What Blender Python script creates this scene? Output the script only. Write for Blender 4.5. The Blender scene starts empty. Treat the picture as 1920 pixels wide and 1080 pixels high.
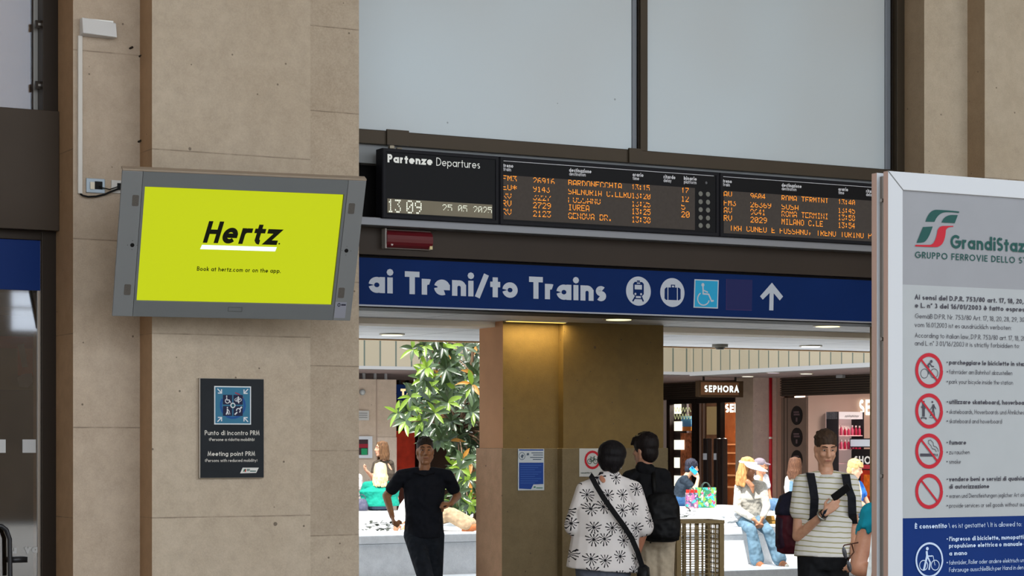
import bpy, bmesh, math, random
from mathutils import Vector, Matrix
C = bpy.context.scene.collection
sc = bpy.context.scene
R = math.radians
# ---------------------------------------------------------------- camera (level, shifted lens)
FPX = 4000.0
TH = math.atan(FPX / 7340.0)
SA, CA = math.sin(TH), math.cos(TH)
EYE = 1.65
HOR = 830.0
cam = bpy.data.objects.new('camera', bpy.data.cameras.new('camera'))
C.objects.link(cam)
cam.location = (0, 0, EYE)
cam.rotation_euler = (R(90), 0, -TH)
cam.data.sensor_width = 36.0
cam.data.lens = FPX / 1920 * 36.0
cam.data.shift_y = (HOR - 540) / 1920.0
cam.data.clip_end = 300
sc.camera = cam
# ---------------------------------------------------------------- light
w = bpy.data.worlds.new('sky')
sc.world = w
w.use_nodes = True
w.node_tree.nodes['Background'].inputs[0].default_value = (0.86, 0.93, 1.0, 1)
w.node_tree.nodes['Background'].inputs[1].default_value = 2.9
sun = bpy.data.objects.new('sun', bpy.data.lights.new('sun', 'SUN'))
C.objects.link(sun)
sun.data.energy = 8.0
sun.data.angle = R(0.6)
sun.data.color = (1.0, 0.96, 0.88)
sun.rotation_euler = Vector((0.34, 0.33, -0.88)).to_track_quat('-Z', 'Y').to_euler()
sun.location = (2, 5, 30)
vs = sc.view_settings
vs.view_transform = 'Standard'
vs.look = 'None'
vs.gamma = 1
vs.use_curve_mapping = False
vs.exposure = 0.14

# ---------------------------------------------------------------- projection helpers
def ray(px, py):
    k = (px - 960) / FPX
    return Vector((SA + k * CA, CA - k * SA, (HOR - py) / FPX))      # depth 1
def hit(px, py, O, N):
    d = ray(px, py)
    O = Vector(O); N = Vector(N)
    t = (O - Vector((0, 0, EYE))).dot(N) / d.dot(N)
    return Vector((0, 0, EYE)) + d * t
def atY(px, py, Y): return hit(px, py, (0, Y, 0), (0, -1, 0))
def atX(px, py, X): return hit(px, py, (X, 0, 0), (-1, 0, 0))
def atZ(px, py, Z): return hit(px, py, (0, 0, Z), (0, 0, 1))
def depth(p): return p[0] * SA + p[1] * CA
def xY(px, Y): return atY(px, 0, Y).x
def yX(px, X): return atX(px, 0, X).y

class Surf:
    def __init__(s, O, U, V):
        s.O = Vector(O); s.U = Vector(U).normalized(); s.V = Vector(V).normalized(); s.N = s.U.cross(s.V).normalized()
    def P(s, u, v, n=0): return s.O + s.U * u + s.V * v + s.N * n
    def px(s, x, y):
        h = hit(x, y, s.O, s.N) - s.O
        return h.dot(s.U), h.dot(s.V)
    def m(s, x, y, dpx):                                               # metres of dpx vertical pixels at pixel x,y
        h = hit(x, y, s.O, s.N)
        return dpx * depth(h) / FPX
def SY(Y): return Surf((0, Y, 0), (1, 0, 0), (0, 0, 1))
def SX(X): return Surf((X, 0, 0), (0, -1, 0), (0, 0, 1))

# ---------------------------------------------------------------- materials
def srgb(h):
    if isinstance(h, str):
        h = h.lstrip('#'); c = [int(h[i:i + 2], 16) / 255 for i in (0, 2, 4)]
    else:
        c = [x / 255 for x in h]
    return tuple(x / 12.92 if x <= .04045 else ((x + .055) / 1.055) ** 2.4 for x in c) + (1,)
class NT:
    def __init__(s, name):
        s.m = bpy.data.materials.new(name); s.m.use_nodes = True
        s.t = s.m.node_tree; s.b = s.t.nodes['Principled BSDF']
    def n(s, typ, ins=None, **kw):
        nd = s.t.nodes.new(typ)
        for k, v in kw.items(): setattr(nd, k, v)
        for k, v in (ins or {}).items(): s.put(nd.inputs[k], v)
        return nd
    def put(s, sock, v):
        if isinstance(v, bpy.types.NodeSocket): s.t.links.new(v, sock)
        elif isinstance(v, bpy.types.Node): s.t.links.new(v.outputs[0], sock)
        else: sock.default_value = v
    def math(s, op, a, b=0.0, c=None):
        nd = s.n('ShaderNodeMath', {0: a, 1: b}, operation=op)
        if c is not None: s.put(nd.inputs[2], c)
        return nd.outputs[0]
    def mix(s, f, a, b):
        nd = s.n('ShaderNodeMix', data_type='RGBA')
        s.put(nd.inputs[0], f); s.put(nd.inputs[6], a); s.put(nd.inputs[7], b)
        return nd.outputs[2]
    def ramp(s, f, p0, p1):
        nd = s.n('ShaderNodeMapRange', {0: f, 1: p0, 2: p1, 3: 0.0, 4: 1.0})
        return nd.outputs[0]
    def set(s, **kw):
        for k, v in kw.items(): s.put(s.b.inputs[k.replace('_', ' ')], v)
    def obj(s):
        return s.n('ShaderNodeTexCoord').outputs['Object']
    def pos(s):
        return s.n('ShaderNodeNewGeometry').outputs['Position']
    def noise(s, vec, scale, detail=3, rough=.6):
        return s.n('ShaderNodeTexNoise', {'Vector': vec, 'Scale': scale, 'Detail': detail, 'Roughness': rough}).outputs[0]
    def bump(s, h, strength=.3, dist=.01):
        s.put(s.b.inputs['Normal'], s.n('ShaderNodeBump', {'Height': h, 'Strength': strength, 'Distance': dist}))
MATS = {}
def mat(col, rough=.5, metal=0.0, emit=0.0, noise=0.0, scale=20, bump=0.0, spec=None, name=None, coat=0):
    key = (str(col), rough, metal, emit, noise, scale, bump, spec, coat)
    if key in MATS: return MATS[key]
    t = NT(name or 'paint'); c = srgb(col)
    t.set(Base_Color=c, Roughness=rough, Metallic=metal)
    t.set(Specular_IOR_Level=.18 if spec is None else spec)
    if coat: t.set(Coat_Weight=coat, Coat_Roughness=.1)
    if emit: t.set(Emission_Color=c, Emission_Strength=emit)
    if noise or bump:
        f = t.noise(t.obj(), scale)
        if noise:
            d = tuple(x * (1 - noise) for x in c[:3]) + (1,)
            b = tuple(min(1, x * (1 + noise)) for x in c[:3]) + (1,)
            t.set(Base_Color=t.mix(t.ramp(f, .3, .7), d, b))
        if bump: t.bump(f, bump, .02)
    MATS[key] = t.m
    return t.m
def stone(c1, c2, period=None, off=0.0, speck=1.0, name='stone'):
    t = NT(name); p = t.pos()
    big = t.ramp(t.noise(p, 1.3, 4), .3, .7)
    mid = t.ramp(t.noise(p, 9, 5, .7), .35, .65)
    fine = t.ramp(t.noise(p, 90, 3, .7), .35, .7)
    a, b = srgb(c1), srgb(c2)
    col = t.mix(t.math('MULTIPLY', big, .75), a, b)
    col = t.mix(t.math('MULTIPLY', mid, .42), col, tuple(x * .72 for x in b[:3]) + (1,))
    col = t.mix(t.math('MULTIPLY', fine, .22 * speck), col, tuple(min(1, x * 1.35) for x in a[:3]) + (1,))
    vo = t.n('ShaderNodeTexVoronoi', {'Vector': p, 'Scale': 6.5}).outputs['Distance']
    pit = t.math('LESS_THAN', vo, .05)
    wob = t.math('MULTIPLY', t.noise(p, 14, 3), .02)
    vo2 = t.n('ShaderNodeTexVoronoi', {'Vector': p, 'Scale': 1.7}).outputs['Distance']
    pit = t.math('MAXIMUM', pit, t.math('LESS_THAN', t.math('ADD', vo2, wob), .035))
    col = t.mix(t.math('MULTIPLY', pit, .75), col, srgb('#4a3e34'))
    h = fine
    if period:
        z = t.n('ShaderNodeSeparateXYZ', {0: p}).outputs[2]
        wz = t.math('ADD', z, t.math('MULTIPLY', t.noise(p, 3, 2), .006))
        fr = t.math('FRACT', t.math('DIVIDE', t.math('SUBTRACT', wz, off), period))
        ln = t.math('LESS_THAN', fr, .009 / period)
        nb = t.ramp(t.noise(p, 6, 3), .3, .6)
        col = t.mix(t.math('MULTIPLY', ln, t.math('ADD', .12, t.math('MULTIPLY', nb, .45))), col, srgb('#55483c'))
        # each course has its own tone
        fl = t.math('FLOOR', t.math('DIVIDE', t.math('SUBTRACT', wz, off), period))
        tone = t.math('FRACT', t.math('MULTIPLY', t.math('SINE', t.math('MULTIPLY', fl, 12.99)), 43.7))
        col = t.mix(t.math('MULTIPLY', tone, .22), col, tuple(x * .7 for x in b[:3]) + (1,))
    t.set(Base_Color=col, Roughness=.72, Specular_IOR_Level=.3)
    t.bump(h, .25, .004)
    return t.m

# ---------------------------------------------------------------- mesh builder
WM = {}                                                                # matrix of every empty / mesh with children
def wm(o): return WM.get(o.name, Matrix()) if o else Matrix()
class MB:
    def __init__(s): s.v = []; s.f = []; s.mi = []; s.cur = 0
    def add(s, vs, fs):
        b = len(s.v); s.v += [Vector(x) for x in vs]
        for f in fs: s.f.append([b + i for i in f]); s.mi.append(s.cur)
    def box(s, x0, x1, y0, y1, z0, z1, M=None):
        vs = [Vector((x, y, z)) for z in (z0, z1) for y in (y0, y1) for x in (x0, x1)]
        if M: vs = [M @ v for v in vs]
        s.add(vs, [(0, 2, 3, 1), (4, 5, 7, 6), (0, 1, 5, 4), (2, 6, 7, 3), (0, 4, 6, 2), (1, 3, 7, 5)]); return s
    def sbox(s, S, u0, u1, v0, v1, n0, n1):                            # box in a surface's frame
        vs = [S.P(u, v, n) for n in (n0, n1) for v in (v0, v1) for u in (u0, u1)]
        s.add(vs, [(0, 2, 3, 1), (4, 5, 7, 6), (0, 1, 5, 4), (2, 6, 7, 3), (0, 4, 6, 2), (1, 3, 7, 5)]); return s
    def frame(s, S, u0, u1, v0, v1, t, n0, n1, tb=None, tt=None):      # rectangular ring
        tb = t if tb is None else tb; tt = t if tt is None else tt
        o = [(u0, v0), (u1, v0), (u1, v1), (u0, v1)]; i = [(u0 + t, v0 + tb), (u1 - t, v0 + tb), (u1 - t, v1 - tt), (u0 + t, v1 - tt)]
        vs = [S.P(*p, n) for n in (n0, n1) for p in o + i]
        fs = []
        for k in range(4):
            j = (k + 1) % 4
            fs += [(8 + k, 8 + j, 12 + j, 12 + k), (k, 4 + k, 4 + j, j), (k, j, 8 + j, 8 + k), (4 + k, 12 + k, 12 + j, 4 + j)]
        s.add(vs, fs); return s
    def poly(s, S, pts, n0, n1=None):                                  # flat polygon, or prism when n1 is given
        k = len(pts)
        a = sum(pts[i][0] * pts[(i + 1) % k][1] - pts[(i + 1) % k][0] * pts[i][1] for i in range(k))
        if a < 0: pts = pts[::-1]
        if n1 is None:
            s.cnt = getattr(s, 'cnt', 0) + 1; n0 = n0 + (s.cnt % 61) * .00003
            s.add([S.P(u, v, n0) for u, v in pts], [tuple(range(k))])
        else:
            s.add([S.P(u, v, n) for n in (n0, n1) for u, v in pts],
                  [tuple(range(k - 1, -1, -1)), tuple(range(k, 2 * k))] + [(i, (i + 1) % k, k + (i + 1) % k, k + i) for i in range(k)])
        return s
    def disc(s, S, u, v, r, n0, n1=None, k=40, ru=None):
        ru = ru or r
        return s.poly(S, [(u + ru * math.cos(6.28318 * i / k), v + r * math.sin(6.28318 * i / k)) for i in range(k)], n0, n1)
    def prism(s, pts, z0, z1):                                         # footprint (x,y)
        k = len(pts)
        a = sum(pts[i][0] * pts[(i + 1) % k][1] - pts[(i + 1) % k][0] * pts[i][1] for i in range(k))
        if a < 0: pts = pts[::-1]
        s.add([(x, y, z) for z in (z0, z1) for x, y in pts],
              [tuple(range(k - 1, -1, -1)), tuple(range(k, 2 * k))] + [(i, (i + 1) % k, k + (i + 1) % k, k + i) for i in range(k)])
        return s
    def tube(s, pts, r, k=8, cap=True):
        pts = [Vector(p) for p in pts]; rs = r if isinstance(r, (list, tuple)) else [r] * len(pts)
        b = len(s.v); ref = None
        for i, p in enumerate(pts):
            d = (pts[min(i + 1, len(pts) - 1)] - pts[max(i - 1, 0)]).normalized()
            if ref is None:
                ref = d.orthogonal().normalized()
            ref = (ref - d * ref.dot(d)).normalized(); q = d.cross(ref)
            for j in range(k):
                a = 6.28318 * j / k
                s.v.append(p + (ref * math.cos(a) + q * math.sin(a)) * rs[i])
        for i in range(len(pts) - 1):
            for j in range(k):
                s.f.append([b + i * k + j, b + i * k + (j + 1) % k, b + (i + 1) * k + (j + 1) % k, b + (i + 1) * k + j]); s.mi.append(s.cur)
        if cap:
            s.f.append([b + j for j in range(k - 1, -1, -1)]); s.mi.append(s.cur)
            e = b + (len(pts) - 1) * k; s.f.append([e + j for j in range(k)]); s.mi.append(s.cur)
        return s
    def cyl(s, p0, p1, r0, r1=None, k=24): return s.tube([p0, p1], [r0, r0 if r1 is None else r1], k)
    # rounded solids, used for figures and soft things
    def rings(s, cs, fr, caps=True, k=14):                             # cs: list of (centre, A, B) half-axis vectors
        b = len(s.v)
        for c, A, B in cs:
            for j in range(k):
                a = 6.28318 * j / k; s.v.append(Vector(c) + A * math.cos(a) + B * math.sin(a))
        for i in range(len(cs) - 1):
            for j in range(k):
                s.f.append([b + i * k + j, b + i * k + (j + 1) % k, b + (i + 1) * k + (j + 1) % k, b + (i + 1) * k + j]); s.mi.append(s.cur)
        s.f.append([b + j for j in range(k - 1, -1, -1)]); s.mi.append(s.cur)
        e = b + (len(cs) - 1) * k; s.f.append([e + j for j in range(k)]); s.mi.append(s.cur)
        return s
    def limb(s, p0, r0, p1, r1, k=12):                                 # tapered capsule
        p0 = Vector(p0); p1 = Vector(p1); d = p1 - p0
        if d.length < 1e-5: d = Vector((0, 0, 1e-4))
        d.normalize(); a = d.orthogonal().normalized(); b = d.cross(a); cs = []
        for i in range(1, 5):
            t = i / 4 * math.pi / 2; cs.append((p0 - d * r0 * math.cos(t), a * r0 * math.sin(t), b * r0 * math.sin(t)))
        for i in range(3, 0, -1):
            t = i / 4 * math.pi / 2
            if i == 3: cs.append((p1, a * r1, b * r1))
            cs.append((p1 + d * r1 * math.cos(t), a * r1 * math.sin(t), b * r1 * math.sin(t)))
        return s.rings(cs, None, k=k)
    def chain(s, pts, rs):
        for i in range(len(pts) - 1): s.limb(pts[i], rs[i], pts[i + 1], rs[i + 1])
        return s
    def ell(s, c, rx, ry, rz, X=(1, 0, 0), Y=(0, 1, 0), Z=(0, 0, 1), k=16, n=9):
        X, Y, Z = Vector(X), Vector(Y), Vector(Z); cs = []
        for t in [.1] + [math.pi * i / n for i in range(1, n)] + [math.pi - .1]:
            cs.append((Vector(c) - Z * rz * math.cos(t), X * rx * math.sin(t), Y * ry * math.sin(t)))
        return s.rings(cs, None, k=k)
    def loft(s, cs, lat, rad, k=18):                                   # centres, lateral direction, (half width, half depth)
        cs = [Vector(c) for c in cs]; out = []
        for i, c in enumerate(cs):
            t = (cs[min(i + 1, len(cs) - 1)] - cs[max(i - 1, 0)]).normalized()
            L = lat[i] if isinstance(lat, list) else lat
            L = Vector(L); L = (L - t * L.dot(t)).normalized(); D = t.cross(L)
            out.append((c, L * rad[i][0], D * rad[i][1]))
        return s.rings(out, None, k=k)
    def build(s, name, mats, parent=None, smooth=False, bevel=0, loc=None, local=False, remesh=None, iters=3, angle=None):
        if not isinstance(mats, (list, tuple)): mats = [mats]
        me = bpy.data.meshes.new(name)
        if parent is None:
            if loc is None:
                xs = [v.x for v in s.v]; ys = [v.y for v in s.v]; zs = [v.z for v in s.v]
                loc = ((min(xs) + max(xs)) / 2, (min(ys) + max(ys)) / 2, min(zs))
            M = Matrix.Translation(loc)
        else: M = wm(parent)
        vs = s.v if local else [M.inverted() @ v for v in s.v]
        me.from_pydata([tuple(v) for v in vs], [], s.f)
        for m in mats: me.materials.append(m)
        me.polygons.foreach_set('material_index', s.mi)
        if remesh: me = voxel(me, remesh, iters, mats)
        me.name = name
        if smooth or remesh:
            me.polygons.foreach_set('use_smooth', [True] * len(me.polygons))
        me.update()
        o = bpy.data.objects.new(name, me); C.objects.link(o)
        WM[o.name] = M
        if parent is None: o.location = loc
        else: o.parent = parent
        if bevel:
            b = o.modifiers.new('bevel', 'BEVEL'); b.width = bevel; b.segments = 2; b.limit_method = 'ANGLE'; b.angle_limit = R(40)
        return o
def voxel(me, size, iters, mats):
    o = bpy.data.objects.new('tmp', me); C.objects.link(o)
    r = o.modifiers.new('r', 'REMESH'); r.mode = 'VOXEL'; r.voxel_size = size
    if iters:
        q = o.modifiers.new('s', 'SMOOTH'); q.factor = .5; q.iterations = iters
    dg = bpy.context.evaluated_depsgraph_get()
    m2 = bpy.data.meshes.new_from_object(o.evaluated_get(dg))
    bpy.data.objects.remove(o); bpy.data.meshes.remove(me)
    m2.materials.clear()
    for m in mats: m2.materials.append(m)
    return m2
def tag(o, label, cat, group=None, kind=None):
    if label: o['label'] = label
    if cat: o['category'] = cat
    if group: o['group'] = group
    if kind: o['kind'] = kind
    return o
def thing(name, label, cat, loc=(0, 0, 0), rotz=0.0, group=None):
    o = bpy.data.objects.new(name, None); C.objects.link(o)
    o.location = loc; o.rotation_euler = (0, 0, rotz); o.empty_display_size = .1
    WM[o.name] = Matrix.Translation(loc) @ Matrix.Rotation(rotz, 4, 'Z')
    return tag(o, label, cat, group)
def struct(o, label=None):
    o['kind'] = 'structure'
    if label: o['label'] = label
    return o
def copy_thing(src, loc, label=None, group=None):
    c = src.copy(); C.objects.link(c); c.location = loc
    if label: c['label'] = label
    if group: c['group'] = group
    def kids(a, b):
        for ch in [o for o in a.children]:
            d = ch.copy(); C.objects.link(d); d.parent = b; kids(ch, d)
    kids(src, c)
    return c

# ---------------------------------------------------------------- geometric sans lettering (strokes)
G = {}
def gl(ch, wd, st): G[ch] = (wd, [s.split() for s in st.split(';')] if st else [])
gl(' ', .12, '')
gl('a', .6, 'A .3 .3 .3 .3 0 360;.6,0 .6,.6'); gl('b', .6, 'A .3 .3 .3 .3 0 360;0,0 0,1.02'); gl('c', .5, 'A .3 .3 .3 .3 48 312')
gl('d', .6, 'A .3 .3 .3 .3 0 360;.6,0 .6,1.02'); gl('e', .6, 'A .3 .3 .3 .3 0 318;.04,.3 .6,.3')
gl('f', .28, '.1,0 .1,.8;A .28 .8 .18 .2 180 85;0,.6 .26,.6'); gl('g', .6, 'A .3 .3 .3 .3 0 360;.6,.6 .6,0;A .3 0 .3 .28 0 -150')
gl('h', .5, '0,0 0,1.02;A .25 .35 .25 .25 180 0;.5,.35 .5,0'); gl('i', 0, '0,0 0,.6;D 0 .86'); gl('j', .1, '.1,.6 .1,-.15;A 0 -.15 .1 .1 0 -90;D .1 .86')
gl('k', .42, '0,0 0,1.02;.4,.6 .03,.28;.12,.36 .42,0'); gl('l', 0, '0,0 0,1.02')
gl('m', .84, '0,0 0,.6;A .21 .38 .21 .22 180 0;.42,.38 .42,0;A .63 .38 .21 .22 180 0;.84,.38 .84,0')
gl('n', .5, '0,0 0,.6;A .25 .35 .25 .25 180 0;.5,.35 .5,0'); gl('o', .6, 'A .3 .3 .3 .3 0 360')
gl('p', .6, 'A .3 .3 .3 .3 0 360;0,.6 0,-.3'); gl('q', .6, 'A .3 .3 .3 .3 0 360;.6,.6 .6,-.3')
gl('r', .27, '0,0 0,.6;A .22 .36 .22 .24 180 65'); gl('s', .36, 'A .18 .45 .16 .15 40 270;A .18 .15 .17 .15 90 -140')
gl('t', .28, '.14,0 .14,.86;0,.6 .28,.6'); gl('u', .5, '0,.6 0,.25;A .25 .25 .25 .25 180 360;.5,.6 .5,0'); gl('v', .5, '0,.6 .25,0 .5,.6')
gl('w', .8, '0,.6 .2,0 .4,.6 .6,0 .8,.6'); gl('x', .46, '0,0 .46,.6;0,.6 .46,0'); gl('y', .5, '0,.6 .25,.02;.5,.6 .14,-.28'); gl('z', .44, '0,.6 .44,.6 0,0 .44,0')
gl('A', .72, '0,0 .36,1 .72,0;.13,.33 .59,.33'); gl('B', .5, '0,0 0,1 .26,1;A .26 .76 .22 .24 90 -90;.26,.52 0,.52;.26,.52 .28,.52;A .28 .26 .23 .26 90 -90;.28,0 0,0')
gl('C', .75, 'A .48 .5 .48 .5 48 312'); gl('D', .66, '0,0 0,1 .2,1;A .2 .5 .48 .5 90 -90;.2,0 0,0'); gl('E', .44, '.44,1 0,1 0,0 .44,0;0,.52 .41,.52')
gl('F', .42, '.42,1 0,1 0,0;0,.5 .39,.5'); gl('G', .9, 'A .48 .5 .48 .5 45 360;.96,.5 .55,.5'); gl('H', .62, '0,0 0,1;.62,0 .62,1;0,.52 .62,.52')
gl('I', 0, '0,0 0,1'); gl('J', .3, '.3,1 .3,.1;A .12 .1 .18 .15 0 -120'); gl('K', .56, '0,0 0,1;.52,1 .03,.5;.12,.58 .56,0'); gl('L', .38, '0,1 0,0 .38,0')
gl('M', .82, '0,0 .12,1 .41,.12 .7,1 .82,0'); gl('N', .68, '0,0 0,1 .68,0 .68,1'); gl('O', .96, 'A .48 .5 .48 .5 0 360'); gl('P', .48, '0,0 0,1 .24,1;A .24 .73 .24 .27 90 -90;.24,.46 0,.46')
gl('Q', .96, 'A .48 .5 .48 .5 0 360;.6,.3 .95,-.03'); gl('R', .5, '0,0 0,1 .24,1;A .24 .74 .24 .26 90 -90;.24,.48 0,.48;.2,.48 .52,0')
gl('S', .48, 'A .25 .75 .22 .25 35 270;A .25 .25 .24 .25 90 -145'); gl('T', .52, '.26,0 .26,1;0,1 .52,1'); gl('U', .6, '0,1 0,.3;A .3 .3 .3 .3 180 360;.6,.3 .6,1')
gl('V', .7, '0,1 .35,0 .7,1'); gl('W', 1.05, '0,1 .27,0 .53,1 .79,0 1.05,1'); gl('X', .6, '0,0 .6,1;0,1 .6,0'); gl('Y', .62, '0,1 .31,.47 .62,1;.31,.47 .31,0'); gl('Z', .56, '0,1 .56,1 0,0 .56,0')
gl('0', .52, 'A .26 .5 .26 .5 0 360'); gl('1', .2, '0,.85 .2,1 .2,0'); gl('2', .5, 'A .25 .74 .25 .26 170 -35;.45,.6 0,0 .52,0'); gl('3', .46, 'A .22 .76 .2 .24 150 -90;A .22 .27 .24 .27 90 -150')
gl('4', .54, '.4,0 .4,1 0,.28 .54,.28'); gl('5', .5, '.46,1 .14,1 .08,.56;A .22 .31 .27 .31 120 -145'); gl('6', .5, 'A .26 .3 .26 .3 0 360;.03,.42 .36,1'); gl('7', .48, '0,1 .48,1 .12,0')
gl('8', .46, 'A .23 .76 .2 .24 0 360;A .23 .27 .24 .27 0 360'); gl('9', .5, 'A .26 .7 .26 .3 0 360;.49,.58 .16,0')
gl('.', 0, 'D 0 0'); gl(',', 0, '.03,.04 -.05,-.16'); gl(':', 0, 'D 0 0;D 0 .52'); gl('/', .42, '0,-.06 .42,1.02'); gl('(', .16, 'A .3 .45 .28 .62 135 225'); gl(')', .16, 'A -.14 .45 .28 .62 45 -45')
gl("'", 0, '0,.75 0,1'); gl('°', .2, 'A .1 .88 .1 .1 0 360'); gl('*', .1, 'B .1 .4'); gl('\\', .36, '0,1 .36,0'); gl('-', .3, '0,.35 .3,.35'); gl('=', 0, '')
def comp(ch, base, extra): w_, st = G[base]; G[ch] = (w_, st + [s.split() for s in extra.split(';')])
comp('è', 'e', '.2,.98 .36,.8'); comp('à', 'a', '.2,.98 .36,.8'); comp('È', 'E', '.12,1.3 .28,1.14'); comp('ä', 'a', 'D .15 .86;D .45 .86'); comp('ü', 'u', 'D .1 .86;D .4 .86'); comp('Ä', 'A', 'D .2 1.22;D .52 1.22'); comp('ß', 'B', '0,0 0,1')
STENCIL = {'a': (.6, [s.split() for s in 'A .3 .3 .3 .3 190 535;.6,0 .6,.6'.split(';')]), 'o': (.6, [['A', '.3', '.3', '.3', '.3', '190', '535']]),
           'e': (.6, [s.split() for s in 'A .3 .3 .3 .3 0 168;A .3 .3 .3 .3 184 298;.2,.31 .6,.31'.split(';')])}
def ribbon(pts, h, closed=False):
    n = len(pts); L = []; Rr = []
    for i in range(n):
        if closed: a, b, c = pts[i - 1], pts[i], pts[(i + 1) % n]
        else: a, b, c = pts[max(i - 1, 0)], pts[i], pts[min(i + 1, n - 1)]
        d1 = Vector((b[0] - a[0], b[1] - a[1])); d2 = Vector((c[0] - b[0], c[1] - b[1]))
        if d1.length < 1e-9: d1 = d2.copy()
        if d2.length < 1e-9: d2 = d1.copy()
        d1.normalize(); d2.normalize()
        n1 = Vector((-d1.y, d1.x)); n2 = Vector((-d2.y, d2.x)); mm = n1 + n2
        mm = n1.copy() if mm.length < 1e-6 else mm.normalized()
        k = h / max(.38, mm.dot(n1)); p = Vector(b)
        L.append(p + mm * k); Rr.append(p - mm * k)
    q = []
    for i in range(n if closed else n - 1):
        j = (i + 1) % n; q.append([L[i], Rr[i], Rr[j], L[j]])
    return q
def arc(cx, cy, rx, ry, a0, a1, step=18):
    n = max(3, int(abs(a1 - a0) / step)); full = abs(a1 - a0) >= 360
    return [(cx + rx * math.cos(R(a0 + (a1 - a0) * i / n)), cy + ry * math.sin(R(a0 + (a1 - a0) * i / n))) for i in range(n if full else n + 1)], full
def glyph_polys(ch, wt, over=None, step=18):
    wd, st = (over or {}).get(ch, None) or G.get(ch, G['o']); out = []; h = wt / 2
    q = 1 - .8 * wt; ty = lambda y: h + y * (1 - wt); tx = lambda x: h + x * q
    for s in st:
        if s[0] == 'A':
            v = [float(x) for x in s[1:]]; p, full = arc(*v, step=step); p = [(tx(x), ty(y)) for x, y in p]
            out += ribbon(p, h, full)
        elif s[0] in 'DB':
            x, y = float(s[1]), float(s[2]); r = h * (1.25 if s[0] == 'D' else 1.0); yy = ty(y)
            if .8 < y < .9: yy = max(yy, .6 * (1 - wt) + wt + .07 + r)
            out.append([Vector((tx(x) + r * math.cos(R(a)), yy + r * math.sin(R(a)))) for a in range(0, 360, 45)])
        else:
            p = [tuple(float(c) for c in q.split(',')) for q in s]; p = [Vector((tx(x), ty(y))) for x, y in p]
            d = (p[0] - p[1]).normalized(); p[0] = p[0] + d * h; d = (p[-1] - p[-2]).normalized(); p[-1] = p[-1] + d * h
            out += ribbon([tuple(q) for q in p], h)
    return out, wd * q + wt
def text(mb, S, s, p0, x1, hpx, wt=.13, upto=None, n=.0015, sp=.13, p1=None, over=None, shear=0, step=30, u1=None, v=None, h=None):
    """baseline start pixel p0; the text (or its part upto) ends at pixel column x1; cap height in pixels"""
    u0, v0 = S.px(*p0)
    if v is not None: v0 = v
    hh = h or S.m(p0[0], p0[1], hpx)
    x = 0; items = []; xe = None
    for i, ch in enumerate(s):
        pl, adv = glyph_polys(ch, wt, over, step)
        items.append((x, pl)); x += adv
        if upto is not None and i == len(upto) - 1: xe = x
        x += sp
    if xe is None: xe = x - sp
    if u1 is None and x1 is not None: u1 = S.px(x1, p0[1])[0]
    kx = (u1 - u0) / xe if u1 is not None else hh
    for x, pl in items:
        for q in pl:
            pts = [(u0 + (x + a.x) * kx + shear * a.y * hh, v0 + a.y * hh) for a in q]
            mb.poly(S, pts, n)
    return u0, v0
def stroke(mb, S, pts, wpx, n=.0015, closed=False, org=None, k=1.0):
    """line drawn through pixel points on a surface, width in pixels"""
    q = [S.px(*((x / k + org[0], y / k + org[1]) if org else (x, y))) for x, y in pts]
    x, y = (pts[0][0] / k + org[0], pts[0][1] / k + org[1]) if org else pts[0]
    for p in ribbon(q, S.m(x, y, wpx) / 2, closed): mb.poly(S, [tuple(a) for a in p], n)
def shape(mb, S, pts, n=.0015, org=None, k=1.0, n1=None):
    mb.poly(S, [S.px(*((x / k + org[0], y / k + org[1]) if org else (x, y))) for x, y in pts], n, n1)
# ---------------------------------------------------------------- 5x7 dot matrix
D57 = dict(zip('ABCDEFGHIJKLMNOPQRSTUVWXYZ0123456789:.,*', '7E1111117E 7F49494936 3E41414122 7F4141221C 7F49494941 7F09090901 3E4149497A 7F0808087F 00417F4100 2040413F01 7F08142241 7F40404040 7F020C027F 7F0408107F 3E4141413E 7F09090906 3E4151215E 7F09192946 4649494931 01017F0101 3F4040403F 1F2040201F 3F4038403F 6314081463 0708700807 6151494543 3E5149453E 00427F4000 4261514946 2141454B31 1814127F10 2745454539 3C4A494930 0171090503 3649494936 064949291E 0036360000 0060600000 0050300000 14083E0814'.split()))
def dots(mb, S, s, p0, x1, hpx, n=.001, skip=(), bold=.62):
    u0, v1 = S.px(*p0); u1 = S.px(x1, p0[1])[0]; hh = S.m(p0[0], p0[1], hpx)
    du = (u1 - u0) / (len(s) * 6 - 1); dv = hh / 7
    for i, ch in enumerate(s):
        hx = D57.get(ch)
        if not hx: continue
        for c in range(5):
            col = int(hx[2 * c:2 * c + 2], 16)
            for r in range(7):
                if col >> r & 1 and r not in skip:
                    u = u0 + (i * 6 + c) * du; v = v1 - (r + .5) * dv
                    mb.poly(S, [(u, v - dv * .40), (u + du * bold, v - dv * .40), (u + du * bold, v + dv * .40), (u, v + dv * .40)], n)
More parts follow.
